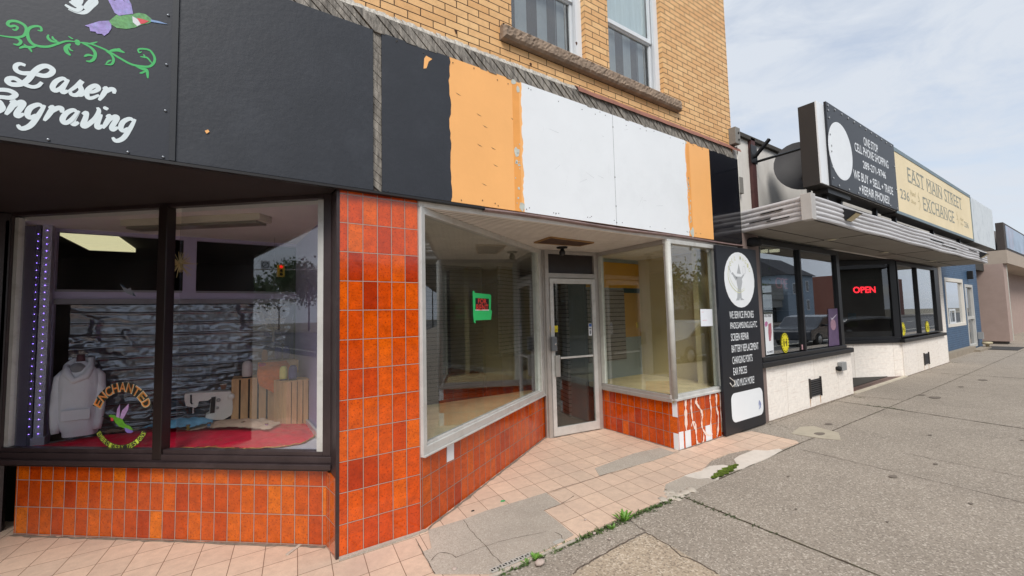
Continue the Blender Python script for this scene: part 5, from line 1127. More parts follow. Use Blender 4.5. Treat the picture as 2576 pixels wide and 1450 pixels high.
# neon signs
nr = mat('neon_red', 'ff3038', .4, emit='ff2a36', estr=6)
nd_ = mat('unlit_neon_glow', 'b9636a', .4, emit='c0525c', estr=.35)  # faint glow added to tubes that are switched off
R1, R2 = np.array((11.05, 1.20)), np.array((13.2, -.005)); dN = (R2-R1)/np.linalg.norm(R2-R1); nN = np.array([dN[1], -dN[0]])
PO = PF((R1[0]-nN[0]*.12, R1[1]-nN[1]*.12, 0), (dN[0], dN[1], 0), n=(nN[0], nN[1], 0))
def onO(x, y):
    p = V(*Z(x, y, 3000, 850, 2.231), (R1[0]-nN[0]*.12, R1[1]-nN[1]*.12), (R2[0]-nN[0]*.12, R2[1]-nN[1]*.12)); return ((p[0]-PO.o[0])*dN[0]+(p[1]-PO.o[1])*dN[1], p[2])
ns_ = thing('neon_sign', 'lit red OPEN neon sign in the recessed cell shop window', 'neon sign', (12.4, .5, 1.9))
a1 = onO(446, 558); a2 = onO(630, 500); t = MB(); put_text(t, PO, 'OPEN', a1[0], a2[0], a1[1], a2[1], .03, 0, 0); t.build('lettering', nr, ns_)
t = MB(); t.tube([PO.p(a1[0]-.05, a1[1]+.06, -.03), PO.p(a2[0]+.05, a1[1]+.06, -.03)], .008, 6); t.build('bar', matte_black, ns_)
ns2 = thing('neon_sign', 'unlit pale red CPE tube letters with faint added glow in the near cell shop window', 'neon sign', (7.4, .2, 1.95))
P2 = PF((0, .10, 0), (1, 0, 0)); pq = lambda x, y: (lambda g: (g[0], g[2]))(F(*Z(x, y, 2680, 880, 1.907), .10)); t = MB()
for pts in ([(470, 318), (452, 312), (440, 330), (441, 355), (452, 380), (470, 378)], [(478, 380), (476, 345), (477, 318), (492, 320), (496, 335), (490, 350), (478, 352)], [(522, 320), (503, 322), (502, 350), (504, 382), (522, 385)], [(503, 352), (520, 350)]):
    t.tube([P2.p(*p) for p in catmull([pq(*q) for q in pts], 4)], .009, 6)
t.build('tube', nd_, ns2)
for lab, pts, c in (('small blue card in the recessed cell shop window', [(390, 725), (458, 725), (460, 775), (394, 778)], '4f9ab8'), ('small cream card below the blue card in the recessed window', [(378, 795), (473, 795), (478, 842), (380, 842)], 'b5a888')):
    o = thing('window_card', lab, 'card', (12, .6, 1.2)); t = MB(); t.plate([PO.p(*onO(*q), .03) for q in pts], PO.n, .002); t.build('sheet', mat('card_'+c, c, .6, .1, 20), o)

# ------------------------------------------------------------------ blue building and beige building further along
BL = thing('shop_building', 'small blue painted brick shop with white framed window beside the travertine pier', 'building', (20.5, .3, 0))
bw_ = MB(); wall_open(bw_, 17.35, 24.2, .0, 3.3, .25, .2, [(19.15, 21.70, .92, 2.52), (21.95, 23.25, .10, 2.36)]); bw_.build('wall', blue_brick, BL)
MB().box(17.35, 21.9, .10, .2495, 0, .18).build('kerb_base', mat('rough_kerb', '8f8475', .9, .15, 6), BL)
f_ = MB(); frame_ring(f_, (19.15, .27), (21.70, .27), .92, 2.52, .12, .12, .10, .12, -.03, .08); wo = f_.build('window', mat('cream_frame', 'd8d2c8', .5, .03), BL)
MB().box(19.25, 21.6, .30, .306, 1.0, 2.42).build('pane', glass_mat('blue_shop_glass', (.5, .55, .58), 1, .3), wo)
t = MB(); t.box(20.2, 20.75, .33, .36, 1.75, 2.0); t.build('hanging_sign', mat('red_sign', 'c03a40', .5), wo)
t = MB(); frame_ring(t, (19.5, .26), (20.3, .26), 1.02, 1.50, .06, .06, .06, .06, -.01, .01); t.build('white_board', pvc_m, wo)
f_ = MB(); frame_ring(f_, (21.95, .27), (23.25, .27), .10, 2.36, .10, .10, .10, .1, -.03, .06); f_.box(22.05, 23.15, .25, .30, 1.1, 1.2); do = f_.build('door', mat('white_door_frame', 'b9b8b4', .5, .05), BL)
MB().box(22.05, 23.15, .31, .316, .2, 2.26).build('pane', glass_mat('door2_glass', (.4, .4, .4), 1, .15), do)
MB().box(21.6, 23.6, -.05, .2, 0, .07).build('step', mat('rough_kerb', '8f8475'), BL)
MB().box(17.35, 26.2, .3, 9, 3.0, 3.3).build('roof', mat('roof_dark', '3a3834'), BL)
MB().box(17.35, 26.2, .9, 1.0, 0, 3.0).build('interior_back', matte_black, BL)
MB().box(23.35, 23.50, .10, .24, .35, .60).build('meter_box', mat('box_grey', '8f9090'), BL)
o = MB().box(22.9, 24.6, -.75, .12, .004, .02).build('door_mat', mat('dark_mat', '3f3d3c', .95, .2, 30)); tag(o, 'dark mat on the pavement before the blue shop door', 'mat')
o = MB().lathe((23.4, .02, .0), [(.05, 0), (.05, .16), (.14, .17), (.14, .24), (.12, .25)], 14).build('ash_bin', mat('bin_cream', 'b5a98c', .6)); at_base(o, (23.4, .02, 0)); tag(o, 'small cream topped stand on the pavement beside the blue shop door', 'stand')
o = MB().box(22.5, 22.62, .10, .24, 2.55, 2.85).build('wall_lamp', matte_black); at_base(o, (22.5, .2, 2.6)); tag(o, 'dark lantern above the blue shop door', 'lamp')
BG = thing('shop_building', 'pinkish beige rendered building with deep canopy beyond the blue shop', 'building', (33, 0, 0))
bei = mat('beige_render', 'a38e85', .85, .06, 4, .3, 60); bei2 = mat('pale_pink_panel', 'c4ac9f', .8, .05, 3)
MB().box(26.2, 27.0, -.23, 6, .12, 3.26).build('side_pier', bei, BG)
MB().box(26.25, 27.0, -.12, 6, 0, .119).build('pier_base', mat('dark_base', '4a4440', .9), BG)
MB().box(26.96, 27.02, -.245, -.1, .12, 3.25).build('pier_edge', white_old, BG)
MB().box(27.0, 33.5, .62, 6, 0, 3.26).build('front_wall', bei2, BG)
MB().box(33.5, 34.8, .66, 6, 0, 2.4).build('doorway', mat('brown_doorway', '4a3e3a', .8), BG); MB().box(34.8, 60, .60, 6, 0, 3.26).build('front_wall', bei, BG)
jn = MB(); jn.box(27.0, 33.5, .612, .6195, 1.0, 1.03); jn.box(27, 33.5, .612, .6195, 2.05, 2.08); jn.build('panel_joint', mat('joint_brown', '5d5048', .8), BG)
MB().box(26.2, 60, -.36, .6, 3.262, 3.80).build('canopy_fascia', mat('canopy_beige', 'a89a8c', .8, .05, 3), BG)
MB().box(26.2, 60, .2, 6, 3.80, 4.9).build('upper_wall', mat('grey_siding', '7d7874', .8, .08, 3), BG)
MB().add([(26.3, .5, 4.9), (60, .5, 4.9), (60, 4, 6.6), (30, 4, 6.6)], [(0, 1, 2, 3)]).build('roof', mat('shingle_roof', '6f6a66', .9, .2, 9), BG)
s4 = thing('box_sign', 'dark box sign with faded blue print on the beige building', 'sign', (30, -.3, 3.8))
MB().box(26.2, 44, -.345, -.12, 3.801, 4.93).build('cabinet', mat('cab_brown', '3f3733', .6), s4, bevel=.01)
MB().box(26.6, 43.8, -.362, -.3455, 3.9, 4.84).build('face', mat('faded_blue_face', '9fb0c4', .5, .3, .9, .0, 1, dirt='c8a8b4', dscale=.8, damt=.7), s4)

# ------------------------------------------------------------------ things in the left display window
z5 = lambda x, y: Z(x, y, 650, 1100, 2.2308)
z3d = lambda x, y: Z(x, y, 0, 1250, 1.9815)
z4d = lambda x, y: Z(x, y, 0, 1150, 2.417)
def inside(pt, P):
    x, y = pt; c = False; n = len(P)
    for i in range(n):
        x0, y0 = P[i]; x1, y1 = P[(i+1) % n]
        if (y0 > y) != (y1 > y) and x < (x1-x0)*(y-y0)/(y1-y0)+x0: c = not c
    return c
def cloth(name, label, P, zf, m, step=.02, seed=1, thick=.004, trim_m=None):
    """draped cloth: a height field clipped to its outline"""
    xs = [p[0] for p in P]; ys = [p[1] for p in P]; nx = int((max(xs)-min(xs))/step)+1; ny = int((max(ys)-min(ys))/step)+1
    idx = {}; vs = []; fs = []
    def vid(i, j):
        if (i, j) not in idx:
            x = min(xs)+i*step; y = min(ys)+j*step; idx[(i, j)] = len(vs); vs.append((x, y, zf(x, y)))
        return idx[(i, j)]
    for i in range(nx):
        for j in range(ny):
            if inside((min(xs)+(i+.5)*step, min(ys)+(j+.5)*step), P): fs.append((vid(i, j), vid(i+1, j), vid(i+1, j+1), vid(i, j+1)))
    o = MB().add(vs, fs, True).build(name, m); c = (sum(xs)/len(xs), sum(ys)/len(ys), .62); at_base(o, c); tag(o, label, 'cloth'); return o
from mathutils import noise as mn
def wr(x, y, s, a, off=0): return a*mn.noise(Vector((x*s+off, y*s, off)))
redm = mat('red_satin', 'd4183c', .4, .2, 5, .6, 14, dirt='8a0c20', dscale=5)
redP = [G(*z3d(*q), .63)[:2] for q in ((190, 840), (260, 862), (500, 865), (900, 855), (1160, 862), (1560, 850), (1830, 862), (2100, 845), (2260, 815), (2335, 770), (2340, 700), (2330, 660))]+[(.70, 1.55), (.3, 2.0), (-.5, 2.2), (-1.0, 2.2), (-1.2, 2.1)]
def dist_edge(x, y):
    p = np.array([x, y]); d = 9
    for i in range(len(redP)):
        a = np.array(redP[i]); b = np.array(redP[(i+1) % len(redP)]); t = max(0, min(1, (p-a)@(b-a)/((b-a)@(b-a)+1e-9))); d = min(d, np.linalg.norm(p-a-t*(b-a)))
    return d
hgt = lambda x, y: .628+.05*min(1, dist_edge(x, y)/.30)+abs(wr(x, y, 7, .018))+wr(x, y, 18, .006)
cloth('red_cloth', 'red satin cloth with gold stars covering the left display floor', redP, hgt, redm)
gold = mat('gold_thread', 'c49a4a', .35, .1, 20, metal=.5); gs = MB(); r7 = random.Random(8)
for i in range(26):
    x = r7.uniform(-1.0, .65); y = r7.uniform(.6, 1.9)
    if not inside((x, y), redP): continue
    z = hgt(x, y)+.004; s_ = r7.uniform(.010, .022)
    for a in (0, 1.05, 2.1): gs.add([(x-s_*math.cos(a), y-s_*math.sin(a), z), (x+.004, y+.003, z+.001), (x+s_*math.cos(a), y+s_*math.sin(a), z), (x-.004, y-.003, z+.001)], [(0, 1, 2, 3)])
for i in range(len(redP)-6):
    a, b = redP[i], redP[i+1]; gs.tube([(a[0]+(b[0]-a[0])*t_, a[1]+(b[1]-a[1])*t_, .634+.004*math.sin(t_*14)) for t_ in [j/8 for j in range(9)]], .004, 5)
o = gs.build('gold_trim', gold); o.parent = bpy.data.objects['red_cloth']; o.matrix_parent_inverse = o.parent.matrix_basis.inverted()
sandP = [G(*z3d(*q), .67)[:2] for q in ((690, 690), (800, 735), (1160, 720), (1320, 745), (1560, 735), (1800, 740), (1990, 745), (2090, 690))]+[(.35, 1.75), (.0, 1.98), (-.5, 2.1)]
hs2 = lambda x, y: hgt(x, y)+.012+abs(wr(x, y, 9, .03, 5))+.035*math.exp(-((x-.25)/.22)**2-((y-1.45)/.25)**2)
cloth('beige_cloth', 'crumpled sand coloured cloth bunched around the crates on the red cloth', sandP, hs2, mat('sand_cloth', 'd0b49c', .85, .15, 10, .3, 60), .018)
bluP = [(-.55, 2.0), (-.33, 1.62), (-.12, 1.58), (.0, 1.66), (.02, 1.9), (-.2, 2.1)]
hb2 = lambda x, y: hs2(x, y)+.06*math.exp(-((x+.2)/.22)**2-((y-1.8)/.22)**2)+abs(wr(x, y, 10, .02, 9))
cloth('blue_cloth', 'light blue cloth spread under the sewing machine', bluP, hb2, mat('sky_cloth', '7cc0e4', .8, .12, 10, .2, 60), .015)
# crumpled plastic sheeting
pl = MB(); nx, nz_ = 150, 150; vs = []
for i in range(nx+1):
    for j in range(nz_+1):
        x = -1.06+1.80*i/nx; z = .62+1.19*j/nz_
        zz_ = z+.012*mn.noise(Vector((x*2.5, z*3, 7))); ph = (zz_/.105) % 1.0; row = math.floor(zz_/.105)
        fold = .016*max(0, 1-abs(ph-.5)*9)*(.4+abs(mn.noise(Vector((x*3, row*1.7, 0))))*1.6)
        bul = .005*math.sin(PI*ph)*mn.noise(Vector((x*1.6, row*2.3, 5)))
        crk = .020*(1-min(1, 3.2*abs(mn.noise(Vector((x*4.5+row, z*6, 1))))))*max(0, mn.noise(Vector((x*1.3, z*1.7, 9)))+.15)*1.6
        y = 2.262-fold-bul-crk+.004*mn.noise(Vector((x*22, z*26, 4)))
        vs.append((x, y, z))
pl.add(vs, [(i*(nz_+1)+j, (i+1)*(nz_+1)+j, (i+1)*(nz_+1)+j+1, i*(nz_+1)+j+1) for i in range(nx) for j in range(nz_)], True)
o = pl.build('plastic_sheet', mat('grey_crumpled_plastic', '80838a', .22, .3, 3, metal=.85)); at_base(o, (-.2, 2.26, .62)); tag(o, 'crumpled dark plastic sheeting hung across the back of the display', 'sheet')
# crates
def crate(name_label, cx_, cy_, w_, d_, h_, rot, z0, ns_):
    t = thing('wooden_crate', name_label, 'crate', (cx_, cy_, z0), 'upright slatted wooden crates')
    M_ = Matrix.Translation((cx_, cy_, z0)) @ Matrix.Rotation(rot, 4, 'Z')
    def mk_(mb, nm, m):
        mb.v = [tuple(M_ @ Vector(v)) for v in mb.v]; return mb.build(nm, m, t)
    wdm = mat('crate_pine', 'dcb07c', .75, .18, 5, .2, 40, stretch=(6, 6, 1))
    b = MB(); sw = w_/(ns_*1.22)
    for sy in (-1, 1):
        for i in range(ns_): x0 = -w_/2+i*(w_-sw)/(ns_-1); b.box(x0, x0+sw, sy*d_/2-.006, sy*d_/2+.006, 0, h_)
    mk_(b, 'slats', wdm)
    b = MB(); nsd = 3; sw2 = d_/(nsd*1.25)
    for sx_ in (-1, 1):
        for i in range(nsd): y0 = -d_/2+.007+i*(d_-.014-sw2)/(nsd-1); b.box(sx_*(w_/2-.006)-.005, sx_*(w_/2-.006)+.005, y0, y0+sw2, 0, h_-.012)
    mk_(b, 'side_slats', wdm)
    mk_(MB().box(-w_/2+.001, w_/2-.001, -d_/2+.007, d_/2-.007, h_-.011, h_), 'top', wdm)
    mk_(MB().box(-w_/2+.012, w_/2-.012, -d_/2+.02, d_/2-.02, .01, h_-.02), 'liner', mat('crate_inside', '2c2018', .9))
    return t
crate('left wooden crate standing upright behind the small spools', .34, 1.88, .36, .26, .44, -.10, .64, 5)
crate('right wooden crate standing upright nearest the orange pillar', .645, 1.50, .26, .24, .42, .32, .64, 5)
# thread cones
def cone(label, x, y, z0, r, hh, m):
    t = thing('thread_cone', label, 'thread cone', (x, y, z0), 'cones of thread on the crates')
    MB().lathe((x, y, z0), [(r, .0), (r, .006), (r*.35, .012), (r*.35, hh)], 18).build('spool', mat('spool_plastic', '1e1c22', .5), t)
    MB().lathe((x, y, z0), [(r*.88, .012), (r*.97, .03), (r*.97, hh*.66), (r*.86, hh*.84), (r*.55, hh*.98), (r*.3, hh)], 20).build('thread', m, t)
cone('white thread cone on the left crate', .275, 1.80, 1.08, .046, .165, mat('th_white', 'e0d8d0', .7, .06, 30))
cone('magenta thread cone on the left crate beside the orange cloth', .40, 1.78, 1.08, .038, .135, mat('th_magenta', 'c03460', .7, .06, 30))
cone('pale yellow thread cone on the right crate', .555, 1.50, 1.06, .036, .135, mat('th_yellow', 'e8e07c', .7, .06, 30))
cone('navy thread cone on the front corner of the right crate', .628, 1.45, 1.06, .040, .14, mat('th_navy', '44467a', .7, .06, 30))
cone('rear left dark blue thread cone on top of the orange cloth', .56, 1.98, 1.22, .036, .135, mat('th_navy2', '3c3e72', .7, .06, 30))
cone('rear right dark blue thread cone on top of the orange cloth', .635, 1.96, 1.22, .038, .14, mat('th_navy2', '3c3e72'))
cone('brown thread cone behind the magenta cone', .44, 2.02, 1.20, .028, .13, mat('th_brown', '9a6c46', .7, .06, 30))
MB_ = MB().box(.42, .74, 1.88, 2.08, 1.08, 1.21).build('cloth_stand', mat('crate_pine', 'dcb07c')); at_base(MB_, (.58, 1.98, 1.08)); tag(MB_, 'small wooden stand behind the crates under the blue thread cones', 'stand')
# orange cloth hanging between the crates
oc = MB(); vs = []; nn_ = 18
for i in range(nn_+1):
    for j in range(nn_+1):
        u = i/nn_; v = j/nn_; half = .075+.075*math.sin(PI*min(1, .25+v*.6)); half *= (1-.75*max(0, v-.72)/.28)
        x = .495+(u-.5)*2*half+.02*v; z = 1.215-.29*v+.0*u; y = 1.70-.05*math.sin(PI*u)-.03*v+.02*mn.noise(Vector((u*5, v*5, 2)))+.012*math.sin(u*14+v*5)
        if v < .18: y += (.18-v)*.9
        vs.append((x, y, z))
oc.add(vs, [(i*(nn_+1)+j, (i+1)*(nn_+1)+j, (i+1)*(nn_+1)+j+1, i*(nn_+1)+j+1) for i in range(nn_) for j in range(nn_)], True)
o = oc.build('orange_cloth', mat('orange_gauze', 'e87a22', .8, .2, 20, .4, 60, dirt='a8501a', dscale=22)); at_base(o, (.48, 1.70, .93)); tag(o, 'orange spotted cloth draped between the two crates', 'cloth')
# sewing machine
SM = thing('sewing_machine', 'cream sewing machine on the blue cloth left of the crates', 'sewing machine', (0, 1.75, .72))
crm = mat('cream_enamel', 'f4f0e4', .35, .05, 6)
sx = lambda x, y: (lambda g: (g[0], g[2]))(F(*z5(x, y), 1.75))
def smp(pts, y0, y1): 
    P = [sx(*q) for q in pts]; return MB().plate([(p[0], y0, p[1]) for p in P], (0, 1, 0), y1-y0)
smp([(93, 848), (150, 835), (480, 820), (492, 850), (500, 960), (490, 1020), (420, 1060), (265, 1065), (272, 1020), (300, 1005), (318, 880), (290, 900), (215, 905), (205, 948), (180, 960), (105, 945), (93, 900)], 1.75, 1.87).build('body', crm, SM, bevel=.006)
smp([(318, 870), (356, 865), (345, 1000), (305, 1005)], 1.744, 1.7495).build('face_panel', matte_black, SM)
c = sx(378, 893); MB().lathe((c[0], 1.742, c[1]), [(.017, .008), (.017, -.006), (.012, -.010)], 18, axis='y').build('dial', mat('dial_grey', 'a5a29a', .4), SM)
c = sx(370, 958); MB().lathe((c[0], 1.742, c[1]), [(.012, .008), (.012, -.006), (.009, -.010)], 18, axis='y').build('dial', mat('dial_grey', 'a5a29a'), SM)
c = sx(463, 865); MB().lathe((c[0]+.02, 1.745, c[1]), [(.028, .02), (.028, -.006), (.018, -.012)], 20, axis='y').build('handwheel', crm, SM)
c = sx(165, 985); MB().box(c[0]-.006, c[0]+.006, 1.79, 1.80, c[1]-.03, c[1]+.03).build('needle', mat('bright_metal', 'cfcfcf'), SM)
smp([(140, 850), (155, 848), (158, 920), (170, 925), (150, 930), (140, 915)], 1.745, 1.7495).build('thread_guide', black_m, SM)
c = sx(420, 790); MB().lathe((c[0], 1.80, c[1]-.02), [(.018, 0), (.024, .03), (.030, .045)], 14).build('thread_spool', mat('rust_thread', '8a5a3c', .7), SM)
MB().lathe((c[0], 1.80, c[1]+.025), [(.032, 0), (.032, .004)], 14).build('spool_cap', crm, SM)
# small bobbins
for i, (x_, y_, c_, lab) in enumerate(((297, 1110, '3a7ca5', 'small blue bobbin on the sand cloth beside the machine'), (583, 1100, 'a9a7ac', 'small white bobbin on the sand cloth in front of the crates'), (780, 1115, '8c5a80', 'small purple bobbin on the sand cloth'), (125, 1128, '8f7c2c', 'small yellow bobbin on the blue cloth'))):
    g = G(*z5(x_, y_), .71); t = thing('bobbin', lab, 'bobbin', (g[0], g[1], .69), 'small bobbins on the cloth')
    MB().lathe((g[0], g[1], .69), [(.016, 0), (.016, .005), (.010, .006), (.010, .042), (.016, .043), (.016, .048)], 14).build('spool', mat('wood_spool', '8a6a4c', .7), t)
    MB().lathe((g[0], g[1], .696), [(.0135, 0), (.0135, .036)], 14).build('thread', mat('bob'+c_, c_, .7), t)
# hoodie
HD = thing('hooded_sweatshirt', 'pale grey hooded sweatshirt displayed upright at the left of the window', 'sweatshirt', (-.95, 2.0, .66))
hm_ = mat('pale_fleece', 'ededf2', .9, .05, 8, .9, 11)
def loft(rings, n=28):
    mb = MB(); vs = []
    for (cx_, cy_, cz_, rx, ry, ph) in rings:
        for k_ in range(n):
            a = 2*PI*k_/n; f = 1+.045*math.sin(5*a+ph)+.02*math.sin(9*a+2*ph); c_, s_ = math.cos(a), math.sin(a)
            vs.append((cx_+.80*rx*f*math.copysign(abs(c_)**.8, c_), cy_+ry*f*math.copysign(abs(s_)**.8, s_), cz_))
    m = len(rings); mb.add(vs, [(i*n+k_, i*n+(k_+1) % n, (i+1)*n+(k_+1) % n, (i+1)*n+k_) for i in range(m-1) for k_ in range(n)], True)
    mb.add([vs[k_] for k_ in range(n)], [tuple(range(n))]); mb.add([vs[(m-1)*n+k_] for k_ in range(n)], [tuple(range(n))]); return mb
hx, hy = -.935, 2.0
loft([(hx+.01, hy, .70, .135, .07, 0), (hx+.01, hy, .74, .14, .075, .2), (hx+.01, hy, .76, .155, .085, .4), (hx, hy, .85, .16, .09, .9), (hx, hy, .95, .158, .09, 1.5), (hx, hy, 1.05, .156, .088, 2.1), (hx, hy, 1.15, .158, .085, 2.6), (hx, hy, 1.22, .150, .078, 3), (hx, hy, 1.265, .115, .065, 3.3), (hx, hy, 1.30, .06, .05, 3.6), (hx, hy, 1.32, .04, .04, 3.6)]).build('torso', hm_, HD)
for s_ in (-1, 1):
    MB().tube([(hx+s_*.088, hy, 1.235), (hx+s_*.120, hy, 1.19), (hx+s_*.134, hy-.01, 1.05), (hx+s_*.137, hy-.03, .92), (hx+s_*.131, hy-.045, .80), (hx+s_*.127, hy-.05, .74)], [.034, .040, .036, .033, .030, .024], 14).build('sleeve', hm_, HD)
MB().tube([(hx-.08, hy-.02, 1.29), (hx-.07, hy-.07, 1.23), (hx-.02, hy-.098, 1.165), (hx+.05, hy-.088, 1.20), (hx+.07, hy-.05, 1.26), (hx+.06, hy+.04, 1.325), (hx-.05, hy+.05, 1.325), (hx-.08, hy-.01, 1.29)], [.022, .030, .026, .030, .024, .026, .026, .022], 12).build('hood', hm_, HD)
MB().blob((hx-.01, hy-.035, 1.26), .055, .05, .055, 8, .05, 4).build('hood_lining', mat('lining_grey', '8e8e92', .9), HD)
MB().box(hx-.09, hx+.09, hy-.112, hy-.098, .84, .93).build('pocket', hm_, HD, bevel=.006)
MB().tube([(hx, hy, 1.30), (hx, hy, 1.38)], [.03, .026], 12).build('stand_neck', mat('faded_red_band', '5c3a40', .8), HD)
# fluorescent fixture, hanging things
FXT = thing('fluorescent_fixture', 'unlit cream fluorescent fixture on the display ceiling', 'light fixture', (-.19, 1.2, 2.45))
fa, fb = (-.66, 1.60), (.285, .80)
fx = MB(); fx.obox(fa, fb, 2.445, 2.4995, -.0, .16); fx.build('housing', mat('fixture_cream', 'd8d0ba', .5, .05), FXT, bevel=.003)
fx = MB(); fx.obox((fa[0]+.03, fa[1]-.025), (fb[0]-.03, fb[1]+.025), 2.425, 2.4445, .015, .145); fx.build('diffuser', mat('diffuser_dull', '8d887a', .3), FXT)
BS = thing('starburst_ornament', 'straw starburst ornament hanging from the display ceiling behind the mullion', 'ornament', (-.12, 1.35, 2.5))
c0 = F(*Z(1320, 490, 0, 740, 1.959), 1.35); bsm = MB(); r8 = random.Random(3)
for i in range(75):
    v = Vector((r8.gauss(0, 1), r8.gauss(0, 1), r8.gauss(0, 1))).normalized(); a = np.array(c0); L_ = r8.uniform(.06, .135); e = a+np.array(v)*L_
    bsm.tube([tuple(a), tuple((a+e)/2), tuple(e)], [.0034, .003, .002], 4, False)
bsm.build('straws', mat('straw', 'd6c48c', .7, .15, 20), BS)
MB().tube([c0, (c0[0], c0[1], 2.50)], .0012, 4).build('string', mat('string_grey', '77777a', .8), BS)
HB = thing('hanging_basket', 'small macrame hanging basket at the right of the display', 'basket', (.55, 2.0, 1.5))
c = F(*z5(840, 215), 1.9); wmc = mat('macrame', '857f70', .8, .1, 20); mbk = MB()
mbk.tube([(c[0]+.07*math.cos(a), c[1]+.07*math.sin(a), c[2]) for a in [2*PI*i/16 for i in range(17)]], .008, 6)
mbk.tube([(c[0]+.06*math.cos(a), c[1]+.06*math.sin(a), c[2]-.09) for a in [2*PI*i/16 for i in range(17)]], .005, 6); mbk.build('rings', wmc, HB)
mbk = MB()
for i in range(10):
    a = 2*PI*i/10; b = 2*PI*(i+1)/10
    mbk.tube([(c[0]+.07*math.cos(a), c[1]+.07*math.sin(a), c[2]), (c[0]+.06*math.cos(b), c[1]+.06*math.sin(b), c[2]-.09)], .002, 4); mbk.tube([(c[0]+.07*math.cos(b), c[1]+.07*math.sin(b), c[2]), (c[0]+.06*math.cos(a), c[1]+.06*math.sin(a), c[2]-.09)], .002, 4)
    mbk.tube([(c[0]+.07*math.cos(a), c[1]+.07*math.sin(a), c[2]), (c[0], c[1], c[2]+.13)], .002, 4); mbk.tube([(c[0]+.06*math.cos(a), c[1]+.06*math.sin(a), c[2]-.09), (c[0], c[1], c[2]-.12)], .003, 4)
mbk.build('netting', wmc, HB); MB().lathe((c[0], c[1], c[2]-.24), [(.004, 0), (.014, .02), (.008, .09), (.012, .12)], 8).build('tassel', mat('tassel_pale', '9a988e', .9), HB)
MB().tube([(c[0], c[1], c[2]+.12), (c[0], c[1], 2.5)], .0015, 4).build('string', mat('string_grey', '77777a'), HB)
# gull cut-out on its thread
gc = thing('bird_cutout', 'small white seagull cut-out hanging high in the left pane', 'cut-out', (-.55, 1.6, 2.0))
zz2 = lambda x, y: (lambda g: (g[0], g[2]))(F(*Z(x, y, 0, 740, 1.959), 1.6)); PG = PF((0, 1.6, 0), (1, 0, 0))
t = MB(); poly(t, [(880, 635), (910, 655), (935, 675), (960, 665), (965, 682), (985, 700), (1000, 730), (965, 720), (930, 705), (912, 690)], 0, zz2, PG, .003); t.build('cutout', mat('cut_white', '9aa0a8', .7), gc)
t = MB(); poly(t, [(880, 635), (912, 652), (925, 670), (905, 662)], .0035, zz2, PG); poly(t, [(975, 700), (1000, 730), (978, 722)], .0035, zz2, PG); t.build('wing_tip', mat('cut_blue', '33506a', .7), gc)
# LED light strings round the display glass
led = mat('violet_led', 'a080ff', .4, emit='9a78ff', estr=9.0)
LS = thing('light_string', 'violet LED light string around the left display window', 'light string', (-1.2, 2.1, .7))
def leds(name, a, b, n):
    mb = MB()
    for i in range(n):
        t_ = (i+.5)/n; p = [a[j]+(b[j]-a[j])*t_ for j in range(3)]; mb.blob(p, .0021, .0021, .0018, 4)
    mb.build(name, led, LS)
leds('bulbs', ((pxc+pxd)/2, 2.116, .70), ((pxc+pxd)/2, 2.116, 2.48), 30); leds('bulbs', ((pxa+pxb)/2, 2.136, .70), ((pxa+pxb)/2, 2.136, 2.45), 28)
iA = (A1[0]+.06, A1[1]+.0, 2.515); iB = (B1[0]-.08, B1[1]+.1, 2.515)
leds('bulbs', (iA[0]+dL[0]*.04-nL[0]*.04, iA[1]+dL[1]*.04-nL[1]*.04, 2.512), (B1[0]-dL[0]*.1-nL[0]*.04, B1[1]-dL[1]*.1-nL[1]*.04, 2.512), 52)
leds('bulbs', (B1[0]-dL[0]*.10-nL[0]*.035, B1[1]-dL[1]*.10-nL[1]*.035, .7), (B1[0]-dL[0]*.10-nL[0]*.035, B1[1]-dL[1]*.10-nL[1]*.035, 2.5), 22)
# ceiling light panel seen over the partition (lit)
o = thing('ceiling_light', 'large glowing ceiling panel seen through the upper left opening', 'ceiling light', (-1.5, 6.3, 2.95))
MB().prism([(-1.848, 5.56), (-1.25, 5.57), (-1.19, 7.04), (-1.80, 7.06)], 2.93, 2.999).build('panel', mat('lit_panel', 'd8d4a8', .5, emit='e8e0b0', estr=.62), o)
o = thing('ceiling_light', 'small far glowing ceiling panel beside the starburst', 'ceiling light', (-.3, 8, 2.95))
g1 = [G(*Z(x, y, 0, 740, 1.959), 2.95)[:2] for x, y in ((1055, 587), (1180, 590), (1180, 624), (1110, 622))]
MB().prism(g1, 2.90, 2.94).build('panel', mat('lit_panel', 'd8d4a8'), o)
# window decal: ENCHANTED EMBROIDERY DESIGNS with hummingbird
dc = thing('window_decal', 'round ENCHANTED EMBROIDERY DESIGNS decal with a hummingbird on the left pane', 'decal', (-.58, 1.33, .74))
GA = (A1[0]+nL[0]*-.008, A1[1]+nL[1]*-.008); PDc = PF((GA[0], GA[1], 0), (dL[0], dL[1], 0), n=(nL[0], nL[1], 0))
def onL(x, y):
    p = V(*z4d(x, y), GA, (GA[0]+dL[0], GA[1]+dL[1])); return ((p[0]-GA[0])*dL[0]+(p[1]-GA[1])*dL[1], p[2])
cxd, czd = onL(1103, 1010); 
def arc(txt, R, a0, a1, hh, ww, up_=True, bold=.015):
    outl = MB(); fill = MB(); n = len(txt)
    for i, c in enumerate(txt):
        if c == ' ': continue
        th = math.radians(a0+(a1-a0)*i/(n-1))
        rot = th-PI/2 if up_ else th+PI/2
        def fn(X, Y, rot=rot, th=th): return (cxd+R*math.cos(th)+X*math.cos(rot)-Y*math.sin(rot), czd+R*math.sin(th)+X*math.sin(rot)+Y*math.cos(rot))
        put_text(outl, PDc, c, -ww/2-.004, ww/2+.004, -hh/2-.004, hh/2+.004, bold, 0, .0005, fn); put_text(fill, PDc, c, -ww/2, ww/2, -hh/2, hh/2, bold, 0, .0012, fn)
    return outl, fill
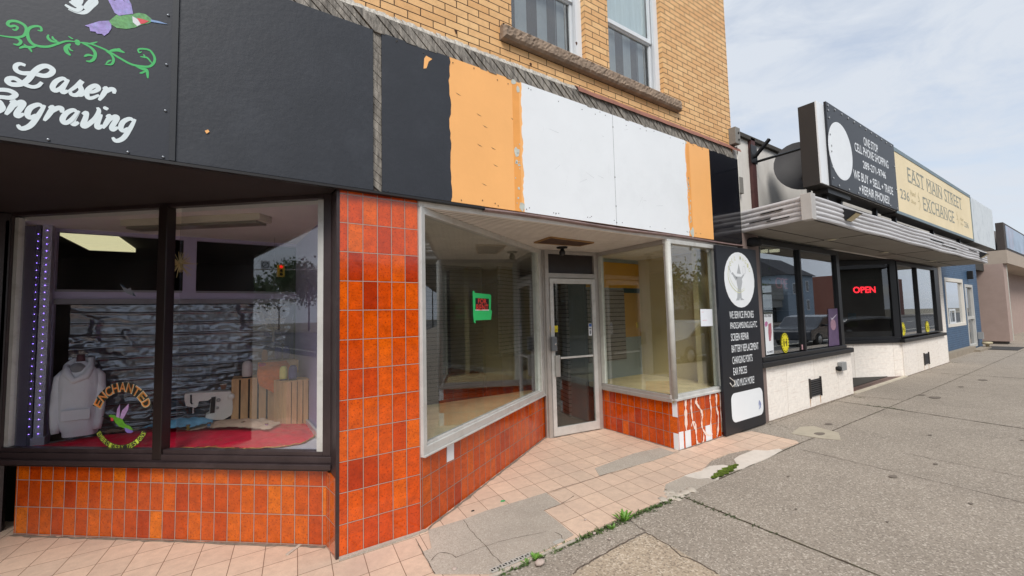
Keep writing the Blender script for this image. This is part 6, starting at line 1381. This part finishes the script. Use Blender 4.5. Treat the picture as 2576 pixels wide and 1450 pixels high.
def band(R0, R1_, a0, a1, m, nm):
    b_ = MB(); n = 24; P = []
    for i in range(n+1): a = math.radians(a0+(a1-a0)*i/n); P.append((R1_*math.cos(a), R1_*math.sin(a)))
    Q = []
    for i in range(n+1): a = math.radians(a0+(a1-a0)*i/n); Q.append((R0*math.cos(a), R0*math.sin(a)))
    vs = [PDc.p(cxd+p[0], czd+p[1], .0002) for p in P]+[PDc.p(cxd+q[0], czd+q[1], .0002) for q in Q]
    b_.add(vs, [(i, i+1, n+2+i, n+1+i) for i in range(n)]); b_.build(nm, m, dc)
band(.198, .274, 160, 20, mat('decal_band', '2b2a20', .6), 'band'); band(.204, .246, 207, 334, mat('decal_band', '2b2a20', .6), 'band')
grad = mat('decal_orange_green', 'd8823e', .5, .4, 9, dirt='5f9a3a', dscale=7)
o1, f1 = arc('ENCHANTED', .235, 152, 28, .068, .050); o1.build('outline', mat('decal_outline', 'd0ccb0', .6), dc); f1.build('lettering', grad, dc)
o1, f1 = arc('EMBROIDERY DESIGNS', .225, 212, 329, .036, .021, False, .0); o1.build('outline', mat('decal_dark', '1c2a12', .6), dc); f1.build('lettering', mat('decal_lime', 'b8c848', .5, .3, 8), dc)
bd_ = MB(); poly(bd_, [(985, 990), (1010, 978), (1040, 985), (1080, 1010), (1110, 1020), (1130, 1060), (1180, 1085), (1210, 1120), (1175, 1115), (1130, 1105), (1080, 1085), (1045, 1050), (1035, 1025)], .001, onL, PDc); bb = bd_.build('hummingbird', mat('decal_bird_green', '5c9a2c', .5, .3, 60), dc)
w_ = MB(); poly(w_, [(1055, 1000), (1065, 930), (1090, 885), (1090, 940), (1085, 1010)], .0014, onL, PDc); poly(w_, [(1090, 1010), (1110, 940), (1170, 880), (1165, 930), (1140, 980), (1115, 1020)], .0018, onL, PDc); w_.build('wing', mat('decal_wing', 'a888b4', .5, .3, 40), bb)
w_ = MB(); poly(w_, [(1005, 1005), (1030, 1010), (1030, 1035), (1010, 1038)], .0016, onL, PDc); w_.build('gorget', mat('bird_red', 'c8404c'), bb)
w_ = MB(); poly(w_, [(930, 992), (985, 990), (985, 1000), (930, 1000)], .0014, onL, PDc); w_.build('beak', matte_black, bb)
w_ = MB(); poly(w_, [(1130, 1095), (1175, 1112), (1212, 1130), (1195, 1145), (1160, 1145), (1140, 1130)], .0014, onL, PDc); w_.build('tail', mat('decal_tail', '7a6ab0', .5, .3, 40), bb)

# ------------------------------------------------------------------ across the street (seen as reflections in the glass)
def leaf_tree(label, x, y, hh, r, seed, n=1500, col='46602a', z0=0, ls=1.0):
    t = thing('street_tree', label, 'tree', (x, y, z0), 'trees across the street'); rn = random.Random(seed)
    tk = MB(); tk.tube([(x, y, z0), (x+.05, y, z0+hh*.3), (x-.03, y+.04, z0+hh*.55)], [.14, .11, .07], 8); ends = []
    for i in range(9):
        a = rn.uniform(0, 2*PI); zz = z0+hh*rn.uniform(.3, .5); e = (x+r*.75*math.cos(a), y+r*.75*math.sin(a), zz+hh*rn.uniform(.15, .42)); tk.tube([(x, y, zz), ((x+e[0])/2, (y+e[1])/2, zz+(e[2]-zz)*.6), e], [.05, .035, .01], 5); ends.append(e)
    tk.build('trunk', mat('bark', '4a3d31', .9, .2, 8), t)
    cr = MB()
    for i in range(n):
        c = rn.choice(ends); p = (c[0]+rn.gauss(0, r*.32), c[1]+rn.gauss(0, r*.32), c[2]+rn.gauss(0, r*.26)); s_ = rn.uniform(.06, .13)*ls; u = Vector((rn.gauss(0, 1), rn.gauss(0, 1), rn.gauss(0, 1))).normalized()*s_; v = Vector((rn.gauss(0, 1), rn.gauss(0, 1), rn.gauss(0, 1))).normalized()*s_
        cr.add([(p[0]-u.x, p[1]-u.y, p[2]-u.z), (p[0]+v.x, p[1]+v.y, p[2]+v.z), (p[0]+u.x, p[1]+u.y, p[2]+u.z), (p[0]-v.x, p[1]-v.y, p[2]-v.z)], [(0, 1, 2, 3)])
    cr.build('crown', mat('leaf_'+col, col, .6, .35, 3), t); return t
leaf_tree('broad street tree with fresh leaves across the road', 37.0, -20.5, 6.6, 3.0, 1, 3500, ls=1.3)
leaf_tree('second street tree across the road', 43, -20.5, 5.8, 2.3, 2, 3000, ls=1.3)
leaf_tree('street tree by the traffic signal', -67, -20.5, 11, 3.8, 3, 3000, ls=2.2)
leaf_tree('street tree far left across the road', -84, -20.5, 12, 4.6, 4, 3000, ls=2.6)
leaf_tree('small tree by the grey parking deck', 47, -21.2, 5.4, 1.8, 5, 1600)
def far_house(label, x0, x1, y0, y1, h_, roof, wallc, roofc, wins, gable=True):
    t = thing('house', label, 'house', ((x0+x1)/2, y1, 0)); MB().box(x0, x1, y0, y1, 0, h_).build('wall', mat('hw'+wallc, wallc, .8, .06, 2), t)
    ym = (y0+y1)/2
    if gable: MB().add([(x0-.4, y0-.4, h_), (x1+.4, y0-.4, h_), (x1+.4, ym, h_+roof), (x0-.4, ym, h_+roof), (x0-.4, y1+.4, h_), (x1+.4, y1+.4, h_)], [(0, 1, 2, 3), (3, 2, 5, 4), (0, 3, 4), (1, 5, 2), (0, 4, 5, 1)]).build('roof', mat('hr'+roofc, roofc, .9, .15, 4), t)
    for (wx, wz, ww, wh) in wins:
        f = MB().box(wx, wx+ww, y1, y1+.06, wz, wz+wh).build('window', pvc_m, t); MB().box(wx+.1, wx+ww-.1, y1+.061, y1+.07, wz+.1, wz+wh-.1).build('pane', mat('dark_pane', '1c232b', .1), f)
    return t
far_house('tall blue sided house with white windows across the street', 62, 70, -31, -22.7, 6.2, 2.8, '93a3b2', '3c3d42', [(67.5, 4.0, .9, 1.5), (67.5, 1.4, .9, 1.5), (63.5, 3.6, .9, 1.5), (65.5, 1.0, 1, 2.1)])
pd_ = thing('parking_deck', 'grey concrete parking deck across the street', 'parking deck', (54, -23, 0)); MB().box(44, 61.5, -33, -23, 2.9, 4.9).box(44, 61.5, -32.8, -23.2, 1.9, 2.89).build('deck', mat('deck_conc', '8f8f8b', .85, .08, 1), pd_); MB().box(44, 61.5, -32, -24, 0, 1.89).build('ground_level', mat('deck_dark', '2a2c2e', .8), pd_)
far_house('red brick shop row with white awnings across the street', 84, 112, -32, -22.8, 7.0, 0, '6a4238', '444444', [(87+i*4, 4.0, 1.6, 1.8) for i in range(6)], False)
far_house('long brown brick block to the left across the street', -60, -34, -30, -22.8, 5.0, 0, '54443d', '444444', [(-57+i*4, 1.2, 1.6, 1.6) for i in range(6)], False)
far_house('dark low building across the street', 2, 20, -34, -23.0, 4.2, 1.6, '6e6a60', '3a3a3c', [(4+i*3, 1.2, 1.4, 1.5) for i in range(5)])
far_house('pale cottage across the street', -24, -12, -36, -24.0, 3.4, 2.2, '99938a', '4a4642', [(-22+i*3, 1.2, 1.2, 1.4) for i in range(3)])
# traffic signal mast with street name sign
TL = thing('traffic_signal', 'traffic signal mast arm with River street sign and red light', 'traffic signal', (-28.5, -15, 0))
MB().tube([(-28.5, -15.0, -.1), (-28.5, -15.0, 5.2)], [.13, .09], 12).build('pole', alu_m, TL); MB().tube([(-28.5, -15.0, 5.1), (-28.5, -10, 5.35), (-28.5, -3.4, 5.0)], [.07, .05, .03], 8).build('mast_arm', alu_m, TL)
hd = MB().box(-28.6, -28.35, -6.98, -6.55, 4.68, 5.50).build('signal_head', mat('signal_yellow', 'f5c030', .5), TL)
for i, (z_, m) in enumerate(((5.36, mat('red_lamp', 'ff3030', .4, emit='ff2020', estr=3)), (5.10, matte_black), (4.84, matte_black))):
    ml = MB(); vs = [(-28.34, -6.765+.10*math.cos(2*PI*k_/16), z_+.10*math.sin(2*PI*k_/16)) for k_ in range(16)]; ml.plate(vs, (1, 0, 0), .02); ml.build('lamp', m, hd)
MB().box(-28.5, -28.45, -5.1, -3.55, 5.16, 5.42).build('street_sign', mat('street_sign_blue', '1f2c5a', .5), TL)
t = MB(); pfr = PF((-28.445, -5.0, 0), (0, 1, 0), n=(1, 0, 0)); put_text(t, pfr, 'River', .25, .95, 5.20, 5.38, .02, 0, .001); t.build('lettering', whl, TL)
MB().box(-28.5, -28.45, -6.1, -5.55, 5.16, 5.72).build('turn_sign', white_board, TL)
t = MB(); cc_ = [(-28.44, -5.825+.20*math.cos(a), 5.44+.20*math.sin(a)) for a in [2*PI*i/20 for i in range(21)]]; t.tube(cc_, .02, 5); t.tube([(-28.44, -5.97, 5.58), (-28.44, -5.68, 5.30)], .018, 5); t.build('prohibition_ring', matte_black, TL)
wr_ = MB()
for (ya, yb, za, zb) in ((-14, -4.5, 7.2, 6.6), (-14.2, -4.7, 6.6, 6.1), (-14.6, -5, 6.2, 5.7)):
    wr_.tube([(-34, ya, za), (-20, ya*.5+yb*.5, za-.4), (60, yb-.5, zb+.6)], .03, 4)
o = wr_.build('utility_wires', matte_black); at_base(o, (0, -8, 6.3)); tag(o, 'three utility wires strung along the street', 'wires')
for i, (x_, y_) in enumerate(((40, -5.4), (75, -5.4), (14, -19.6), (-48, -5.4))):
    t = thing('street_lamp', ['lamp post at the kerb beyond the beige building', 'farthest kerbside lamp post', 'lamp post across the road opposite', 'lamp post to the left along the kerb'][i], 'street lamp', (x_, y_, 0)); s_ = 1 if y_ > -10 else -1
    MB().tube([(x_, y_, -.1), (x_, y_, 7.6), (x_, y_-s_*.7, 8.2), (x_, y_-s_*1.8, 8.3)], [.12, .08, .05, .04], 8).build('pole', mat('pole_dark', '3c3c3c', .5), t); MB().box(x_-.12, x_+.12, y_-s_*1.7-.35, y_-s_*1.7+.35, 8.22, 8.36).build('lamp_head', mat('pole_dark', '3c3c3c'), t)
# parked car reflected in the right window
def parked_car(label, x, y, colr):
    t = thing('parked_car', label, 'car', (x, y, -.15)); body = mat('car_'+colr, colr, .25, .03, 2, coat=.6)
    prof = [(-2.25, .32), (-2.25, .72), (-2.1, .85), (-1.45, .92), (-.75, 1.38), (.15, 1.46), (.95, 1.38), (1.55, 1.0), (2.15, .90), (2.28, .62), (2.25, .32)]
    mb = MB(); mb.plate([(x+p[0], y-.86, -.15+p[1]) for p in prof], (0, 1, 0), 1.72); mb.build('body', body, t, bevel=.05)
    wn = MB()
    for yy, s_ in ((y-.862, -1), (y+.862, 1)): wn.plate([(x+p[0], yy, -.15+p[1]) for p in [(-1.3, .95), (-.68, 1.32), (.15, 1.38), (.85, 1.31), (1.35, .98)]], (0, s_, 0), .004)
    wn.build('side_window', mat('car_glass', '101418', .05), t)
    for wx in (-1.4, 1.4):
        for yy in (y-.80, y+.80):
            w0 = MB().lathe((x+wx, yy, .17), [(.30, -.1), (.32, -.08), (.32, .08), (.30, .1)], 20, axis='y').build('wheel', matte_black, t); MB().lathe((x+wx, yy, .17), [(.2, -.105), (.2, .105)], 16, axis='y').build('rim', alu_w, w0)
    for yy in (y-.94, y+.94): MB().blob((x-.75, yy, .82), .09, .08, .07, 6).build('mirror', body, t)
    return t
parked_car('silver parked car at the kerb behind the viewer', 14.3, -6.1, '8f9396')
parked_car('dark parked car at the kerb further along', 24.5, -6.1, '2c3038')

for i, (xa, xb) in enumerate(((330, 382), (392, 465))):
    P = [G(*Z(x, y, 2680, 880, 1.907), 2.64)[:2] for x, y in ((xa, 135-i*5), (xb, 130-i*5), (xb, 119-i*2), (xa, 128-i*4))]
    o = thing('ceiling_light', ['short lit fluorescent bar inside the near cell shop window', 'longer lit fluorescent bar inside the near cell shop window'][i], 'ceiling light', (P[0][0], P[0][1], 2.66))
    MB().prism(P, 2.64, 2.68).build('tube', mat('lit_tube', 'f0e8c8', .5, emit='f4ecc8', estr=.9), o)
